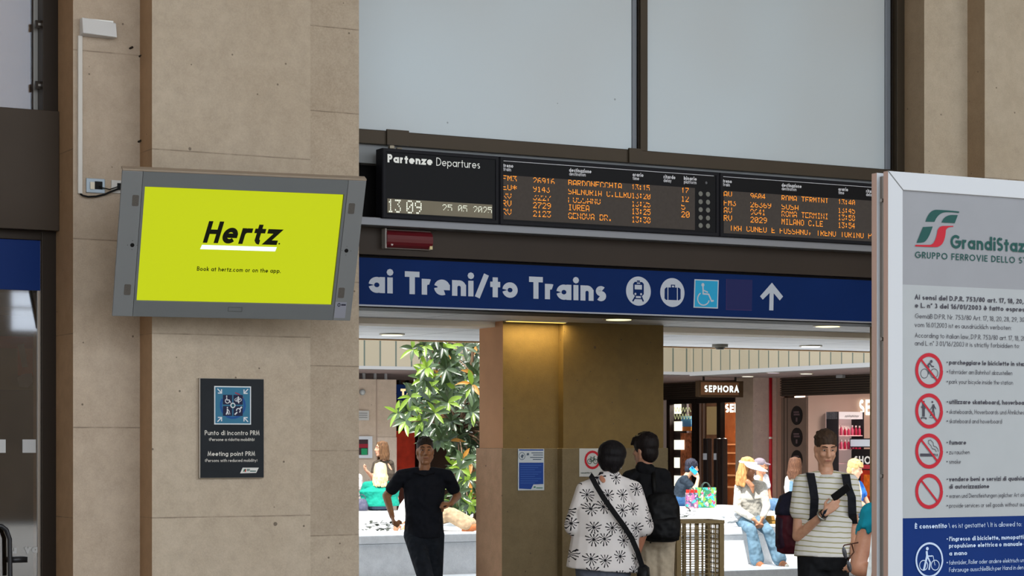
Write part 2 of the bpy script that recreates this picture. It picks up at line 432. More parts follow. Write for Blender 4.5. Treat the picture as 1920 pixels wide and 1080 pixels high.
# ================================================================ THE SETTING
ST_A = stone('#bfb09d', '#ae9d88', 1.295, 1.12 + .0, name='travertine')
ST_B = stone('#b4a592', '#a2907b', .62, .35, 1.8, name='travertine rough')
ST_C = stone('#bbaa97', '#a89581', 1.325, 1.755, name='travertine')
ST_SHADE = stone('#a78768', '#957657', 1.295, 1.12, .5, name='travertine shaded')  # left-facing reveals: same travertine, their shade put into the colour
ST_R = stone('#c2b5a2', '#b2a28c', 1.9, .2, name='travertine')
PLAIN = mat('#b7a48e', .7, noise=.06, scale=3, name='render')
BROWN = mat('#41382d', .45, .2, noise=.05, scale=2, name='bronze sheet')
BROWN_D = mat('#2a231d', .45, .2, name='dark bronze')
GREYBAND = mat('#8e9193', .5, name='grey sheet')
BLACK = mat('#0d0c0c', .6, name='black')
WHITE = mat('#d8d8d6', .45, name='white')
CEILW = mat('#c9cbd0', .75, name='white ceiling tile')

struct(MB().box(-14, 48, -16, 62, -.2, 0).build('floor', stone('#8d8a84', '#7d7973', name='floor stone')))
# hall roof, open to the sky over the near end
struct(MB().box(-8, 22, 1.0, 15.6, 9.5, 9.8).build('ceiling', mat('#c8c0b2', .8)))
struct(MB().box(-8.3, -8, -2, 15.6, 0, 9.5).build('wall_far_left', PLAIN))
struct(MB().box(22, 22.3, -2, 15.6, 0, 9.5).build('wall_far_right', PLAIN))

struct(MB().box(4, 12.14, -14.3, -14, 0, 5.4).box(12.81, 20, -14.3, -14, 0, 5.4).box(12.14, 12.81, -14.3, -14, 0, 4.0).box(12.14, 12.81, -14.3, -14, 4.83, 5.4).box(12.14, 12.81, -14.2, -14.1, 4.46, 4.5).build('wall_hall_back', stone('#7a6a58', '#5f5244', 1.4, .2, name='dark stone')))
# left pier: three stepped faces
Yd, Y2, Y1, YW = 14.98, 14.61, 14.35, 15.2
xa, xb, xm, xc = xY(137, Y2), xY(285, Y1), xY(582, Y1), xY(673, Y1)
mb = MB()
mb.prism([(xa, 15.6), (xa, Y2), (xb, Y2), (xb, 15.6)], 0, 9.5)
o = mb.build('wall_left', [ST_C, ST_SHADE])
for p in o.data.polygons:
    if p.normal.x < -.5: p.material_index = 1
struct(o)
mb = MB()
mb.prism([(xb, 15.6), (xb, Y1), (xm, Y1), (xm, 15.6)], 0, 9.5); mb.cur = 1
mb.prism([(xm, 15.6), (xm, Y1), (xc, Y1), (xc, 15.6)], 0, 9.5)
o = mb.build('wall_left_pier', [ST_A, ST_B, ST_SHADE])
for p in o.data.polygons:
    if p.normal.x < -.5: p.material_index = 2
struct(o)
# right pier
xr0 = xY(1683, 15.2); Ya, Yb_ = 14.83, 14.6
xr1 = xr0; xr2 = xY(1814, Ya); xr3 = 20
mb = MB(); mb.prism([(xr1, 15.6), (xr1, Ya), (xr2, Ya), (xr2, Yb_), (xr3, Yb_), (xr3, 15.6)], 0, 9.5)
o = mb.build('wall_right', [ST_R, stone('#a58f75', '#957e64', 1.9, .2, name='travertine shaded')])  # second stone: left-facing side, its shade put into the colour
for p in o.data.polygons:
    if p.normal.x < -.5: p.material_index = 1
struct(o)

# ---------------------------------------------------------------- wall over the opening
SW = SY(YW)
def zw(px, py, Y=YW): return atY(px, py, Y).z
zs1 = zw(677, 571); zs0 = zw(677, 483)          # blue sign bottom / top
zl = zw(677, 245); zg = zw(677, 271)            # glass bottom, brown rail bottom
x0, x1 = xc - .3, xr0
struct(MB().box(x0, x1, 15.2, 15.6, zl, 9.5).build('wall_front', mat('#5c5348', .7)))
zd = zw(677, 412); zd2 = zw(677, 422)
struct(MB().box(x0, x1, 15.12, 15.6, zg, zl).build('trim_1', BROWN, bevel=.004))
tr = MB().box(x0, x1, 15.17, 15.6, zw(677, 306), zg)
struct(tr.build('trim_2', GREYBAND))
struct(MB().box(x0, x1, 15.3, 15.6, zd2, zw(677, 306)).build('trim_3', BLACK))
struct(MB().box(x0, x1, 14.98, 15.3, zd2 - .02, zd + .0).build('trim_4', mat('#7b7c80', .4, .3), bevel=.004))
struct(MB().box(x0, x1, 15.13, 15.6, zs0 + .02, zd2 - .02).build('trim_5', mat('#332a23', .5, .1, noise=.08, scale=1.5), bevel=.003))
struct(MB().box(x0, x1, 15.22, 15.6, zs1 - .02, zs0 + .02).build('trim_6', BLACK))
# joint plates on the brown rail
for k, (a, b) in enumerate(((726, 767), (1180, 1204))):
    struct(MB().box(xY(a, 15.1), xY(b, 15.1), 15.1, 15.12, zg, zl + .012).build('trim_%d' % (7 + k), BROWN))

# frosted upper windows
GL = NT('frosted glass'); gp = GL.pos()
gf = GL.ramp(GL.noise(gp, .35, 2), .3, .7)
gcol = GL.mix(gf, srgb('#b7c3ca'), srgb('#aeb1b2'))
gs = GL.n('ShaderNodeTexVoronoi', {'Vector': gp, 'Scale': 3.2}).outputs['Distance']
gcol = GL.mix(GL.math('MULTIPLY', GL.math('LESS_THAN', gs, .03), .6), gcol, srgb('#555a5c'))
GL.set(Base_Color=gcol, Roughness=.28, Specular_IOR_Level=.5)
GL = GL.m
DKGL = mat('#70757c', .3, name='dark glass edge')  # darker strip along the right edge of each pane
def upper_window(name, a, b, ms):
    w_ = struct(MB().frame(SW, a, b, zl - .005, 9.3, .012, .0, .05).build(name, BROWN_D))
    MB().sbox(SW, a + .012, b - ms, zl, 9.29, 0, .02).build('pane', GL, w_)
    MB().sbox(SW, b - ms, b - .012, zl, 9.29, 0, .035).build('edge_profile', DKGL, w_, bevel=.012)
xm0, xm1 = xY(1193, YW), xY(1206, YW)
upper_window('window_1', x0, xm0, .06)
upper_window('window_2', xm1, xY(1668, YW), .075)
struct(MB().box(xm0, xm1, 15.13, 15.2, zl, 9.3).build('trim_9', BROWN, bevel=.004))
struct(MB().box(xY(1669, YW), x1, 15.1, 15.2, zl - .3, 9.3).build('trim_10', BROWN, bevel=.004))

# ---------------------------------------------------------------- glazed doors at far left
xd = xY(109, Yd + .02)
YF = 15.02
SF = SY(YF)
DK = mat('#2b231c', .4, .3, name='door bronze')
d1 = struct(MB().box(xd - .115, xd, YF, YF + .12, 0, atY(50, 430, YF).z).build('door_1', DK, bevel=.005))
ztop = atY(50, 431, YF).z
xg = xd - .115
MB().box(xd - 3.2, xg, YF + .0, YF + .12, ztop - .07, ztop).build('head_rail', DK, d1, bevel=.004)
MB().box(xg - .022, xg, YF + .02, YF + .06, 0, ztop - .07).build('stile', mat('#8f857b', .35, .5), d1, bevel=.003)
SB = SY(YF + .03)
zb0, zb1 = SB.px(40, 544)[1], SB.px(40, 447)[1]
MB().sbox(SB, xd - 3.2, xg - .005, zb0, zb1, 0, .015).build('blue_band', mat('#0d2a66', .4, spec=.1), d1)
GT = NT('door glass')
tr_ = GT.n('ShaderNodeBsdfTransparent', {0: (.62, .58, .52, 1)}); gs_ = GT.n('ShaderNodeBsdfGlossy', {0: (.85, .9, 1, 1), 'Roughness': .03})
mx = GT.n('ShaderNodeMixShader', {0: .18}); GT.t.links.new(tr_.outputs[0], mx.inputs[1]); GT.t.links.new(gs_.outputs[0], mx.inputs[2])
GT.t.links.new(mx.outputs[0], GT.t.nodes['Material Output'].inputs[0]); GT = GT.m
GT2 = GT.copy(); GT2.node_tree.nodes['Mix Shader'].inputs[0].default_value = .05; GT2.node_tree.nodes['Transparent BSDF'].inputs[0].default_value = (.86, .84, .84, 1)
MB().sbox(SB, xd - 3.2, xg - .02, 0, zb0 + .01, -.01, 0).build('pane', GT, d1)
m_ = MB()
for a, b in ((-14, 10.5), (42, 67)):
    u0, v0 = SB.px(a, 849); u1, v1 = SB.px(b, 824); m_.sbox(SB, u0, u1, v0, v1, .001, .003)
m_.build('square_marker', mat('#b9b8b8', .6), d1)
m_ = MB(); text(m_, SB, 'u', (18, 1038), 31, 15, .27, n=.003); text(m_, SB, 'va', (46, 1037), 72, 16, .27, n=.003)
m_.build('lettering', mat('#b9b8b6', .6), d1)
hx = SB.px(8, 1000)
pts = [SB.P(SB.px(-16, 0)[0], SB.px(0, 984)[1], .07), SB.P(SB.px(-2, 0)[0], SB.px(0, 986)[1], .07), SB.P(SB.px(7, 0)[0], SB.px(0, 993)[1], .07), SB.P(SB.px(13, 0)[0], SB.px(0, 1010)[1], .07), SB.P(SB.px(14, 0)[0], SB.px(0, 1080)[1], .07), SB.P(SB.px(14, 0)[0], .7, .07)]
hb = MB().tube(pts, .017, 12); z_ = SB.px(0, 1050)[1]
hb.box(SB.px(14, 0)[0], SB.px(48, 0)[0], YF - .02, YF + .02, z_ - .02, z_ + .02)
hb.build('handle', mat('#3a3a3c', .35, .6), d1, smooth=True)
# lintel box and upper glazing
zt0, zt1 = atY(50, 430, 14.93).z, atY(50, 204, 14.93).z
struct(MB().box(xd - 3.2, xY(111, 14.93), 14.93, 15.3, zt0, zt1).build('trim_11', mat('#3d332a', .5, .15, noise=.06, scale=2), bevel=.004))
w3 = struct(MB().box(xd - .12, xd, 14.97, 15.3, zt1, 9.4).build('window_3', DK, bevel=.004))
xw = xd - .12
MB().sbox(SY(15.12), xd - 3.2, xw, zt1, 9.3, -.01, 0).build('pane', GT2, w3)
MB().sbox(SY(15.1), xw - .03, xw, zt1, 9.3, -.01, .0).build('stile', mat('#8d8b88', .4, .4), w3)
for py in (46, 160):
    S_ = SY(15.04); u, v = S_.px(74, py)
    b_ = MB().sbox(S_, u - .03, u + .03, v - .028, v + .028, -.01, .01).build('bracket', DK, w3)
    MB().sbox(S_, u - .012, u + .006, v - .008, v + .008, .01, .014).build('bolt', mat('#8b8680', .4, .6), b_)
struct(MB().box(6.6, 7, 15.6, 18.4, 0, 9.5).build('wall_left_return', mat('#3a3028', .7)))
# things seen through the left glass
m_ = MB(); m_.box(-2, 7, 18.2, 18.4, 0, 3.4); struct(m_.build('wall_left_back', mat('#6d5f4e', .8, noise=.1, scale=2)))
m_ = MB(); m_.box(-2, 7, 17.8, 18.0, 3.5, 9.4); struct(m_.build('wall_left_upper', mat('#c4bab6', .8)))
struct(MB().box(-2, 7, 15.3, 18.4, 3.4, 3.5).build('ceiling_left', mat('#b0a89c', .8)))
m_ = MB(); S_ = SY(16.2)
pr = [S_.P(*S_.px(-60, 168), 0), S_.P(*S_.px(35, 169), 0), S_.P(*S_.px(48, 174), 0), S_.P(*S_.px(54, 186), 0), S_.P(*S_.px(55, 215), 0)]
tag(m_.tube(pr, .03, 12).build('handrail', mat('#8d8f93', .35, .6), smooth=True), 'grey bent tube handrail behind the upper left glass', 'handrail')
S_ = SY(18.18); m_ = MB(); u0, v0 = S_.px(-40, 730); u1, v1 = S_.px(72, 632)
po = thing('poster', 'brown poster with orange i behind the left door glass, standing in for a reflection', 'poster', S_.P((u0 + u1) / 2, v0, 0))  # poster put here to imitate a reflection in the glass
MB().sbox(S_, u0, u1, v0, v1, 0, .02).build('board', mat('#a3905f', .6), po)
m_ = MB(); a, b = S_.px(-40, 652), S_.px(72, 632); m_.sbox(S_, a[0], b[0], a[1], b[1], .02, .03); m_.build('red_header', mat('#c0341f', .6), po)
m_ = MB(); a, b = S_.px(32, 704), S_.px(60, 652); m_.sbox(S_, a[0], b[0], a[1], b[1], .02, .026); m_.build('orange_panel', mat('#f07830', .6), po)
m_ = MB(); shape(m_, S_, [(31, 647), (43, 645), (50, 688), (40, 689)], .03); shape(m_, S_, [(30, 709), (40, 702), (58, 700), (60, 716), (50, 727), (34, 725)], .03)
m_.build('letter', mat('#cfc8bf', .6), po)

# ================================================================ PASSAGE
zc = zs1 + .03
SP = SY(YW)
CT = NT('ceiling tiles'); p_ = CT.pos(); sx = CT.n('ShaderNodeSeparateXYZ', {0: p_})
fx = CT.math('FRACT', CT.math('DIVIDE', sx.outputs[0], 1.2)); fy = CT.math('FRACT', CT.math('DIVIDE', sx.outputs[1], .6))
ln = CT.math('MAXIMUM', CT.math('LESS_THAN', fx, .014), CT.math('LESS_THAN', fy, .03))
tone = CT.ramp(CT.noise(p_, .8, 2), .3, .7)
CT.set(Base_Color=CT.mix(ln, CT.mix(tone, srgb('#c3c5cb'), srgb('#d8d9dc')), srgb('#6a6c70')), Roughness=.6)
CT = CT.m
struct(MB().box(-2, 26, 15.6, 17.25, zc, zc + .4).build('ceiling_passage', CT))
struct(MB().box(-2, 26, 15.25, 15.6, zc, zc + .1).build('ceiling_edge', mat('#9a9a9c', .4, .4)))
xe = xY(902, 17.53)
struct(MB().box(-2, 26, 17.25, 17.62, zc - .05, zc + .4).build('beam', mat('#eee4d4', .7), loc=None))
struct(MB().box(-2, 26, 17.62, 20.5, zc - .01, zc + .12).build('ceiling_court_side', CT))
struct(MB().box(-2, 26, 20.5, 20.56, zc - .025, zc + .2).build('trim_12', mat('#c39a6b', .5), bevel=.004))
struct(MB().box(-2, 12.0, 18.6, 20.5, zc + .12, 5.7).build('court_shade_block', mat('#b6a48d', .8)))  # unseen block added to keep the planter's left front in shadow
struct(MB().box(-2, 26, 15.6, 15.9, zc + .4, 9.5).build('wall_front_back', PLAIN))
# floor-to-ceiling pillar with a projecting plinth
PIL = stone('#786034', '#6e572e', 50, .2, .4, name='pillar stone')
PIL_LIT = mat('#dca478', .7, noise=.06, scale=3, name='daylit pillar side')  # left side of the pillar, daylight put into its colour
YP = 17.1; YQ = 17.01
pa, pb, pc, pd = xY(943, YP), xY(1047, YP), xY(1160, YQ), xY(1246, YQ)
m_ = MB(); m_.prism([(pa, 17.56), (pa, YP), (pb, YP), (pb, YQ), (pc, YQ), (pc, YQ + .02), (pd, YQ + .02), (pd, 17.56)], 1.6, zc)
o = m_.build('wall_pillar', [PIL, PIL_LIT])
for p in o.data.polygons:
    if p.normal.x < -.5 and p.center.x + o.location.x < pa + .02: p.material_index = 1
struct(o)
m_ = MB(); q = .025; m_.prism([(pa - q, 17.56 + q), (pa - q, YP - q), (pb - q, YP - q), (pb - q, YQ - q), (pd + q, YQ - q), (pd + q, 17.56 + q)], 0, 1.6)
o = m_.build('baseboard_pillar', [stone('#76664a', '#6a5a3e', 50, .1, 1.2, name='plinth stone'), stone('#dcae88', '#cc9e78', 50, .1, name='plinth stone')], bevel=.006)  # second stone: plinth's left side with daylight put into the colour
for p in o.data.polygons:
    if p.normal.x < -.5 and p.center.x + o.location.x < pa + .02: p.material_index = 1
struct(o)
# downlights
def downlight(px, py, zz, r, label, on=None, energy=0, group=None, col=(1, .8, .42), size=120):
    p = atZ(px, py, zz)
    t = thing('downlight', label, 'ceiling light', (p.x, p.y, zz), 0, group)
    MB().cyl((p.x, p.y, zz - .012), (p.x, p.y, zz + .004), r, k=32).build('trim_ring', mat('#b9b4a6', .4, .3), t)
    MB().cyl((p.x, p.y, zz - .016), (p.x, p.y, zz - .01), r * .8, k=32).build('diffuser', mat(*(on or ('#fff4c8', .5, 0, 2.5))), t)
    if energy:
        l = bpy.data.objects.new('spot', bpy.data.lights.new('spot', 'SPOT')); C.objects.link(l)
        l.data.energy = energy; l.data.spot_size = R(size); l.data.spot_blend = .8; l.data.color = col; l.data.shadow_soft_size = .06
        l.location = (0, 0, -.035); l.parent = t
    return t
YEL = ('#fff2b0', .5, 0, 1.6)
p = atZ(1000, 600, zc)
downlight(1160, 597, zc, .14, 'warm ceiling light right of the sunlit pillar top, under the blue sign', YEL, 4)
downlight(1552, 610, zc, .14, 'warm ceiling light under the right end of the blue sign', YEL, 4)
sl = thing('strip_light', 'yellow strip light along the ceiling over the left face of the pillar', 'ceiling light', ((pa + pb) / 2, YP - .16, zc))
MB().box(pa - .05, pb - .02, YP - .2, YP - .12, zc - .012, zc).build('housing', mat('#b9b4a6', .4, .3), sl)
MB().box(pa - .04, pb - .03, YP - .19, YP - .13, zc - .016, zc - .012).build('diffuser', mat('#ffd46a', .5, 0, 1.2), sl)
l = bpy.data.objects.new('area', bpy.data.lights.new('area', 'AREA')); C.objects.link(l); l.data.shape = 'RECTANGLE'; l.data.size = pb - pa; l.data.size_y = .06; l.data.energy = 6.5; l.data.color = (1, .8, .38); l.location = (0, 0, -.02); l.parent = sl
downlight(30, 370, 3.4, .12, 'unseen fill lamp added in the room behind the left glass door', YEL, 700, col=(1, .9, .75))  # lamp added to brighten the poster behind the glass
z2 = zc - .012
downlight(735, 626, z2, .13, 'round ceiling light over the plant side of the far ceiling', ('#fff6d0', .5, 0, 1.2))
downlight(1520, 648, z2, .13, 'round white ceiling light above the right shopfront, near the far ceiling edge', ('#fffaf0', .5, 0, 2.5))
m_ = MB(); p = atZ(1350, 646, z2); t = thing('smoke_detector', 'small grey detector on the far ceiling right of the pillar', 'detector', (p.x, p.y, z2))
MB().cyl((p.x, p.y, z2), (p.x, p.y, z2 - .03), .09).build('base', mat('#8d8a80', .5), t); MB().cyl((p.x, p.y, z2 - .03), (p.x, p.y, z2 - .055), .06, .04).build('head', mat('#55524a', .5), t)

# ================================================================ COURTYARD
PX0, PX1, PY0, PY1, PZ = 6.5, 20.6, 22.1, 30.3, .59
MAR = stone('#dcdee0', '#c9ccd0', None, 0, 1.2, name='white marble')
bp = thing('planter', 'big low white stone planter bench in the sunny courtyard', 'planter', ((PX0 + PX1) / 2, (PY0 + PY1) / 2, 0))
MB().box(PX0 + .03, PX1 - .03, PY0 + .03, PY1 - .03, 0, PZ - .1).build('body', MAR, bp)
MB().box(PX0, PX1, PY0, PY1, PZ - .095, PZ).build('coping', MAR, bp, bevel=.012)
MB().box(PX0, PX1 + .8, 21.15, PY0 + .03, 0, .12).build('step', MAR, bp, bevel=.01)
MB().box(12.9, 15.5, 24.0, 26.2, PZ, PZ + .03).build('soil', mat('#3a3228', .95, noise=.3, scale=30), bp)
YB = 34.0; XS = 22.4; XF = 24.6
zp = 1.65 + .0189 * YB / SA
PANM = NT('parapet panel'); p_ = PANM.pos(); sx = PANM.n('ShaderNodeSeparateXYZ', {0: p_})
tile = xY(1270, YB) - xY(1244.5, YB)
def panels(axis, nm):
    t = NT(nm); s_ = t.n('ShaderNodeSeparateXYZ', {0: t.pos()})
    f = t.math('FRACT', t.math('DIVIDE', s_.outputs[axis], tile)); l = t.math('LESS_THAN', f, .1)
    fl = t.math('FLOOR', t.math('DIVIDE', s_.outputs[axis], tile))
    tn = t.math('FRACT', t.math('MULTIPLY', t.math('SINE', t.math('MULTIPLY', fl, 7.7)), 91.7))
    t.set(Base_Color=t.mix(l, t.mix(tn, srgb('#7c7464'), srgb('#736c5c')), srgb('#39423c')), Roughness=.55); return t.m
struct(MB().box(-4, XS + .3, YB, YB + .3, zp, zp + 2.2).build('wall_back_parapet', panels(0, 'panels')))
struct(MB().box(XS, XS + .3, 19, YB, zp, zp + 2.2).build('wall_right_parapet', panels(1, 'panels')))
WT = mat('#7b7c7e', .5)
struct(MB().box(-4, XS - .02, YB - .02, YB + .3, zp - .055, zp).build('trim_13', WT))
struct(MB().box(XS - .04, XS + .3, 19, YB - .02, zp - .075, zp).build('trim_14', WT))
SOF = mat('#86797a', .7)
struct(MB().box(XS - .02, 45, 19, 60, zp - .07, zp - .02).build('ceiling_gallery_right', SOF))
struct(MB().box(-4, XS - .02, YB + .01, 60, zp - .05, zp).build('ceiling_gallery_back', SOF))
# back wall under the gallery
YK = 36.2
SK = SY(YK)
BW = stone('#c2b3a4', '#b6a697', None, name='pale stone')
xk1 = xY(743, YK)
struct(MB().box(-4, xk1, YK, YK + .4, 0, zp - .16).build('wall_back', BW))
for px in (684, 705, 725):
    u = SK.px(px, 690)[0]
    struct(MB().box(u - .02, u + .02, YK + .02, YK + .06, zp - .16, zp - .05).build('trim_hanger', WT))
u = SK.px(706, 700)[0]
struct(MB().box(u - .012, u + .012, YK - .01, YK, 0, zp - .16).build('trim_15', mat('#a6968a', .7)))
struct(MB().box(u + .012, xk1, YK - .02, YK, 0, SK.px(720, 820)[1]).build('baseboard_back', stone('#c8baae', '#bcae9f', None, name='pale stone')))
struct(MB().box(xk1, XS + 6, 40, 40.3, 0, zp).build('wall_back_dark', mat('#3b2a20', .6, noise=.25, scale=2)))
for k, px in enumerate((752, 770, 787, 1100)):
    u = xY(px, 39.9); struct(MB().box(u - .06, u + .06, 39.85, 40, 0, zp - .05).build('trim_%d' % (20 + k), mat('#54372a', .5)))
# ================================================================ SIGNS AND WALL FITTINGS
def ly(x0, y0, x): return HOR - (HOR - y0) * (8300 - x) / (8300 - x0)     # y at column x along a horizontal of the wall
# ---- tilted advertising display
k_ = 13.78 / 14.0
yaw, tl = R(-9.0), R(24.2)
U = Vector((math.cos(yaw), math.sin(yaw), 0)); n_ = Vector((math.sin(yaw), -math.cos(yaw), 0))
V = Vector((0, 0, 1)) * math.cos(tl) + n_ * math.sin(tl)
O = Vector((5.466, 14.0, 3.016)); O = Vector((0, 0, EYE)) + (O - Vector((0, 0, EYE))) * k_
ST = Surf(O, U, V)
W2, H2 = 1.7105 * k_ / 2, 1.067 * k_ / 2
tv = thing('display_screen', 'large grey framed tilted screen with a bright yellow advert on the left stone pier', 'screen', O - n_ * .1)
GREY = mat('#6f7273', .42, .1, name='grey frame'); GREY2 = mat('#7d7f80', .42, .1, name='grey side panel')
su0, sv1 = ST.px(273, 350); su1, sv0 = ST.px(633, 569); su1 = ST.px(644, 365)[0]; su0 = (su0 + ST.px(255, 566)[0]) / 2; sv0 = ST.px(440, 568)[1]
sv1 = ST.px(440, 357)[1]
sp0, sp1 = ST.px(256, 450)[0], ST.px(645, 470)[0]
MB().sbox(ST, -W2 + .012, W2 - .012, -H2 + .012, H2 - .012, -.085, -.022).build('housing', mat('#54504a', .5, .2), tv, bevel=.006)
MB().sbox(ST, -W2, W2, H2 - .014, H2, -.062, .002).build('top_cover', mat('#9c8d7d', .5, .2), tv, bevel=.003)
e_ = .135
def side(a, b, nm='side_panel'): return MB().sbox(ST, a, b, -H2, H2 - .014, -.022, .0).build(nm, GREY2, tv, bevel=.004)
sL = side(-W2, su0 - .02); sR = side(su1 + .026, W2)
MB().frame(ST, su0 - .018, su1 + .024, -H2, H2 - .014, .018, -.022, -.002, tb=sv0 + H2, tt=H2 - .014 - sv1).build('bezel', GREY, tv, bevel=.002)
scr = MB().sbox(ST, su0 - .002, su1 + .002, sv0 - .002, sv1 + .002, -.03, -.014)
YELL = NT('lit screen'); YELL.set(Base_Color=(.02, .02, .02, 1), Roughness=.3, Specular_IOR_Level=.1, Emission_Color=srgb('#d8e600'), Emission_Strength=.72); YELL = YELL.m
scr = scr.build('screen', YELL, tv)
SS = Surf(ST.P(0, 0, -.013), U, V)
m_ = MB()
G2 = {'e': (.62, [s.split() for s in 'A .3 .33 .3 .33 0 318;.04,.33 .6,.33'.split(';')]), 'z': (.5, [s.split() for s in '0,.66 .5,.66 0,0 .5,0'.split(';')]),
      'r': (.34, [s.split() for s in '0,0 0,.66;A .24 .4 .24 .26 180 75;.28,.66 .36,.66'.split(';')]), 't': (.36, [s.split() for s in '.15,.9 .15,.2;A .33 .2 .18 .2 180 275;0,.66 .38,.66'.split(';')])}
h_ = SS.m(450, 440, 43)
text(m_, SS, 'Hertz', (380, 455), 519, 43, .21, n=.0008, over=G2, shear=.2, sp=.12, step=10)
u, v = SS.px(523.5, 457); m_.disc(SS, u, v, .006, .0008, k=10)
m_.build('advert_logo', mat('#1a1c12', .5, spec=.1), scr); m_ = MB()
text(m_, SS, 'Book at hertz.com or on the app.', (369, 507.5), 526.5, 8.6, .17, n=.0008)
mi = m_.build('advert_lettering', mat('#1a1c12', .5, spec=.1), scr)
m_ = MB(); a = SS.px(379, 459); b = SS.px(519, 462.5); c = SS.px(516, 471); d = SS.px(375, 467)
m_.poly(SS, [a, (b[0], a[1]), (c[0], d[1]), d], .0008)
m_.build('underline_bar', mat('#dff2f4', .4, 0, .62), scr)
for (x, y) in ((254, 376), (239, 543), (659, 391), (640, 549)):
    u, v = ST.px(x, y); q = []
    for i in range(24):
        a = 6.28318 * i / 24; q.append((u + .026 * max(-.85, min(.85, 1.2 * math.cos(a))), v + .043 * max(-.9, min(.9, 1.1 * math.sin(a)))))
    MB().poly(ST, q, -.001, .002).build('speaker_grille', mat('#5a5550', .7, noise=.25, scale=300), sL if x < 400 else sR)
for (x, y) in ((248, 459.5), (649.5, 470)):
    u, v = ST.px(x, y); m_ = MB().disc(ST, u, v, .014, 0, .002, k=20)
    for a in range(0, 360, 90): m_.disc(ST, u + .032 * math.cos(R(a)), v + .032 * math.sin(R(a)), .0025, .001, k=6)
    m_.build('sensor', BLACK, sL if x < 400 else sR)
u, v = ST.px(637, 580)
stk = MB().sbox(ST, u - .035, u + .045, v - .065, v + .055, 0, .001).build('sticker', mat('#8d8e98', .5), sR)
m_ = MB(); uu, vv = ST.px(635.5, 571.5); p, f = arc(uu, vv, .008, .011, 0, 360)
for r in ribbon(p, .003, True): m_.poly(ST, [tuple(a) for a in r], .0015)
m_.sbox(ST, uu + .016, uu + .05, vv - .005, vv + .006, .001, .0014); m_.build('sticker_mark', mat('#2c2c3a', .5), stk)
u, v = ST.px(441, 580); MB().frame(ST, u - .05, u + .05, v - .016, v + .016, .003, -.002, .001).build('hatch', mat('#5e6160', .4), tv)
for du in (-.12, .25):
    p = ST.P(du, 0, -.1); MB().tube([ST.P(du, 0, -.08), Vector((p.x, Y1 - .012, p.z))], .022).build('wall_bracket', BROWN_D, tv)
# ---- meeting point sign
SM = SY(Y1 - .03)
u0, v0 = SM.px(374, 898); u1, v1 = SM.px(495, 710); v0 = SM.px(374, 897)[1]; v1 = SM.px(377, 708.5)[1]
mp = thing('meeting_point_sign', 'dark grey meeting point sign with a blue square emblem, below the yellow screen', 'sign', SM.P((u0 + u1) / 2, v0, -.01))
MB().sbox(SM, u0, u1, v0, v1, -.03, -.004).build('backing', mat('#a59c90', .4, .4), mp, bevel=.003)
fc = MB().sbox(SM, u0 + .008, u1 - .002, v0 + .004, v1 - .004, -.01, 0).build('face_plate', mat('#24272b', .45, spec=.1, noise=.12, scale=4), mp)
K = 835 / 170; OR = (350, 690)
a = SM.px(350 + 253 / K, 690 + 520 / K); b = SM.px(350 + 592 / K, 690 + 170 / K)
em = MB().sbox(SM, a[0], b[0], a[1], b[1], 0, .002).build('emblem', mat('#d8dcde', .5), mp)
m_ = MB(); g = .008; m_.sbox(SM, a[0] + g, b[0] - g, a[1] + g, b[1] - g, .002, .003); m_.build('blue_field', mat('#35718f', .5), em)
cu, cv = (a[0] + b[0]) / 2, (a[1] + b[1]) / 2; es = b[0] - a[0]
m_ = MB(); q, f = arc(cu, cv, .325 * es, .32 * es, 150, 395)
for r in ribbon(q, .035 * es / 2 * 1.7): m_.poly(SM, [tuple(x) for x in r], .0036)
m_.build('blue_arc', mat('#1d4f8f', .5), em)
m_ = MB(); q, f = arc(cu, cv, .34 * es, .33 * es, 20, 80)
for r in ribbon(q, .004): m_.poly(SM, [tuple(x) for x in r], .0036)
m_.build('red_arc', mat('#9a3a4a', .5), em)
m_ = MB(); s_ = .125 * es; g = .018 * es
for sx_ in (-1, 1):
    for sy_ in (-1, 1):
        c_ = (cu + sx_ * (s_ + g), cv + sy_ * (s_ + g)); m_.sbox(SM, c_[0] - s_, c_[0] + s_, c_[1] - s_, c_[1] + s_, .003, .0045)
m_.build('dark_squares', mat('#1b1d3c', .5), em)
PW = mat('#d5d8dc', .5); m_ = MB()
for sx_ in (-1, 1):                                                    # corner arrows, pointing inward
    for sy_ in (-1, 1):
        x, y = cu + sx_ * .36 * es, cv + sy_ * .365 * es; t_ = .055 * es
        for pl in ([(x + sx_ * t_, y + sy_ * t_), (x - sx_ * t_, y - sy_ * t_)], [(x - sx_ * t_, y + sy_ * t_ * .8), (x - sx_ * t_, y - sy_ * t_), (x + sx_ * t_ * .8, y - sy_ * t_)]):
            for r in ribbon(pl, .014 * es): m_.poly(SM, [tuple(q) for q in r], .004)
        m_.build('corner_arrow', PW, em); m_ = MB()
m_.disc(SM, cu, cv, .07 * es, .0048, k=24); PW = mat('#d5d8dc', .5); m_.build('centre_ring', PW, em); m_ = MB()
def pic(pl, w_, n=.0052, closed=False):
    for r in ribbon(pl, w_, closed): m_.poly(SM, [tuple(q) for q in r], n)
Q = s_ + g
x, y = cu - Q, cv + Q
m_.disc(SM, x - .2 * s_, y + .72 * s_, .14 * s_, .0052, k=12); pic([(x - .2 * s_, y + .5 * s_), (x - .15 * s_, y - .05 * s_), (x + .35 * s_, y - .05 * s_), (x + .65 * s_, y - .6 * s_)], .09 * s_)
q, f = arc(x - .05 * s_, y - .25 * s_, .45 * s_, .45 * s_, 130, 370); pic(q, .08 * s_)
m_.build('pictogram', PW, em); m_ = MB(); x, y = cu + Q, cv + Q
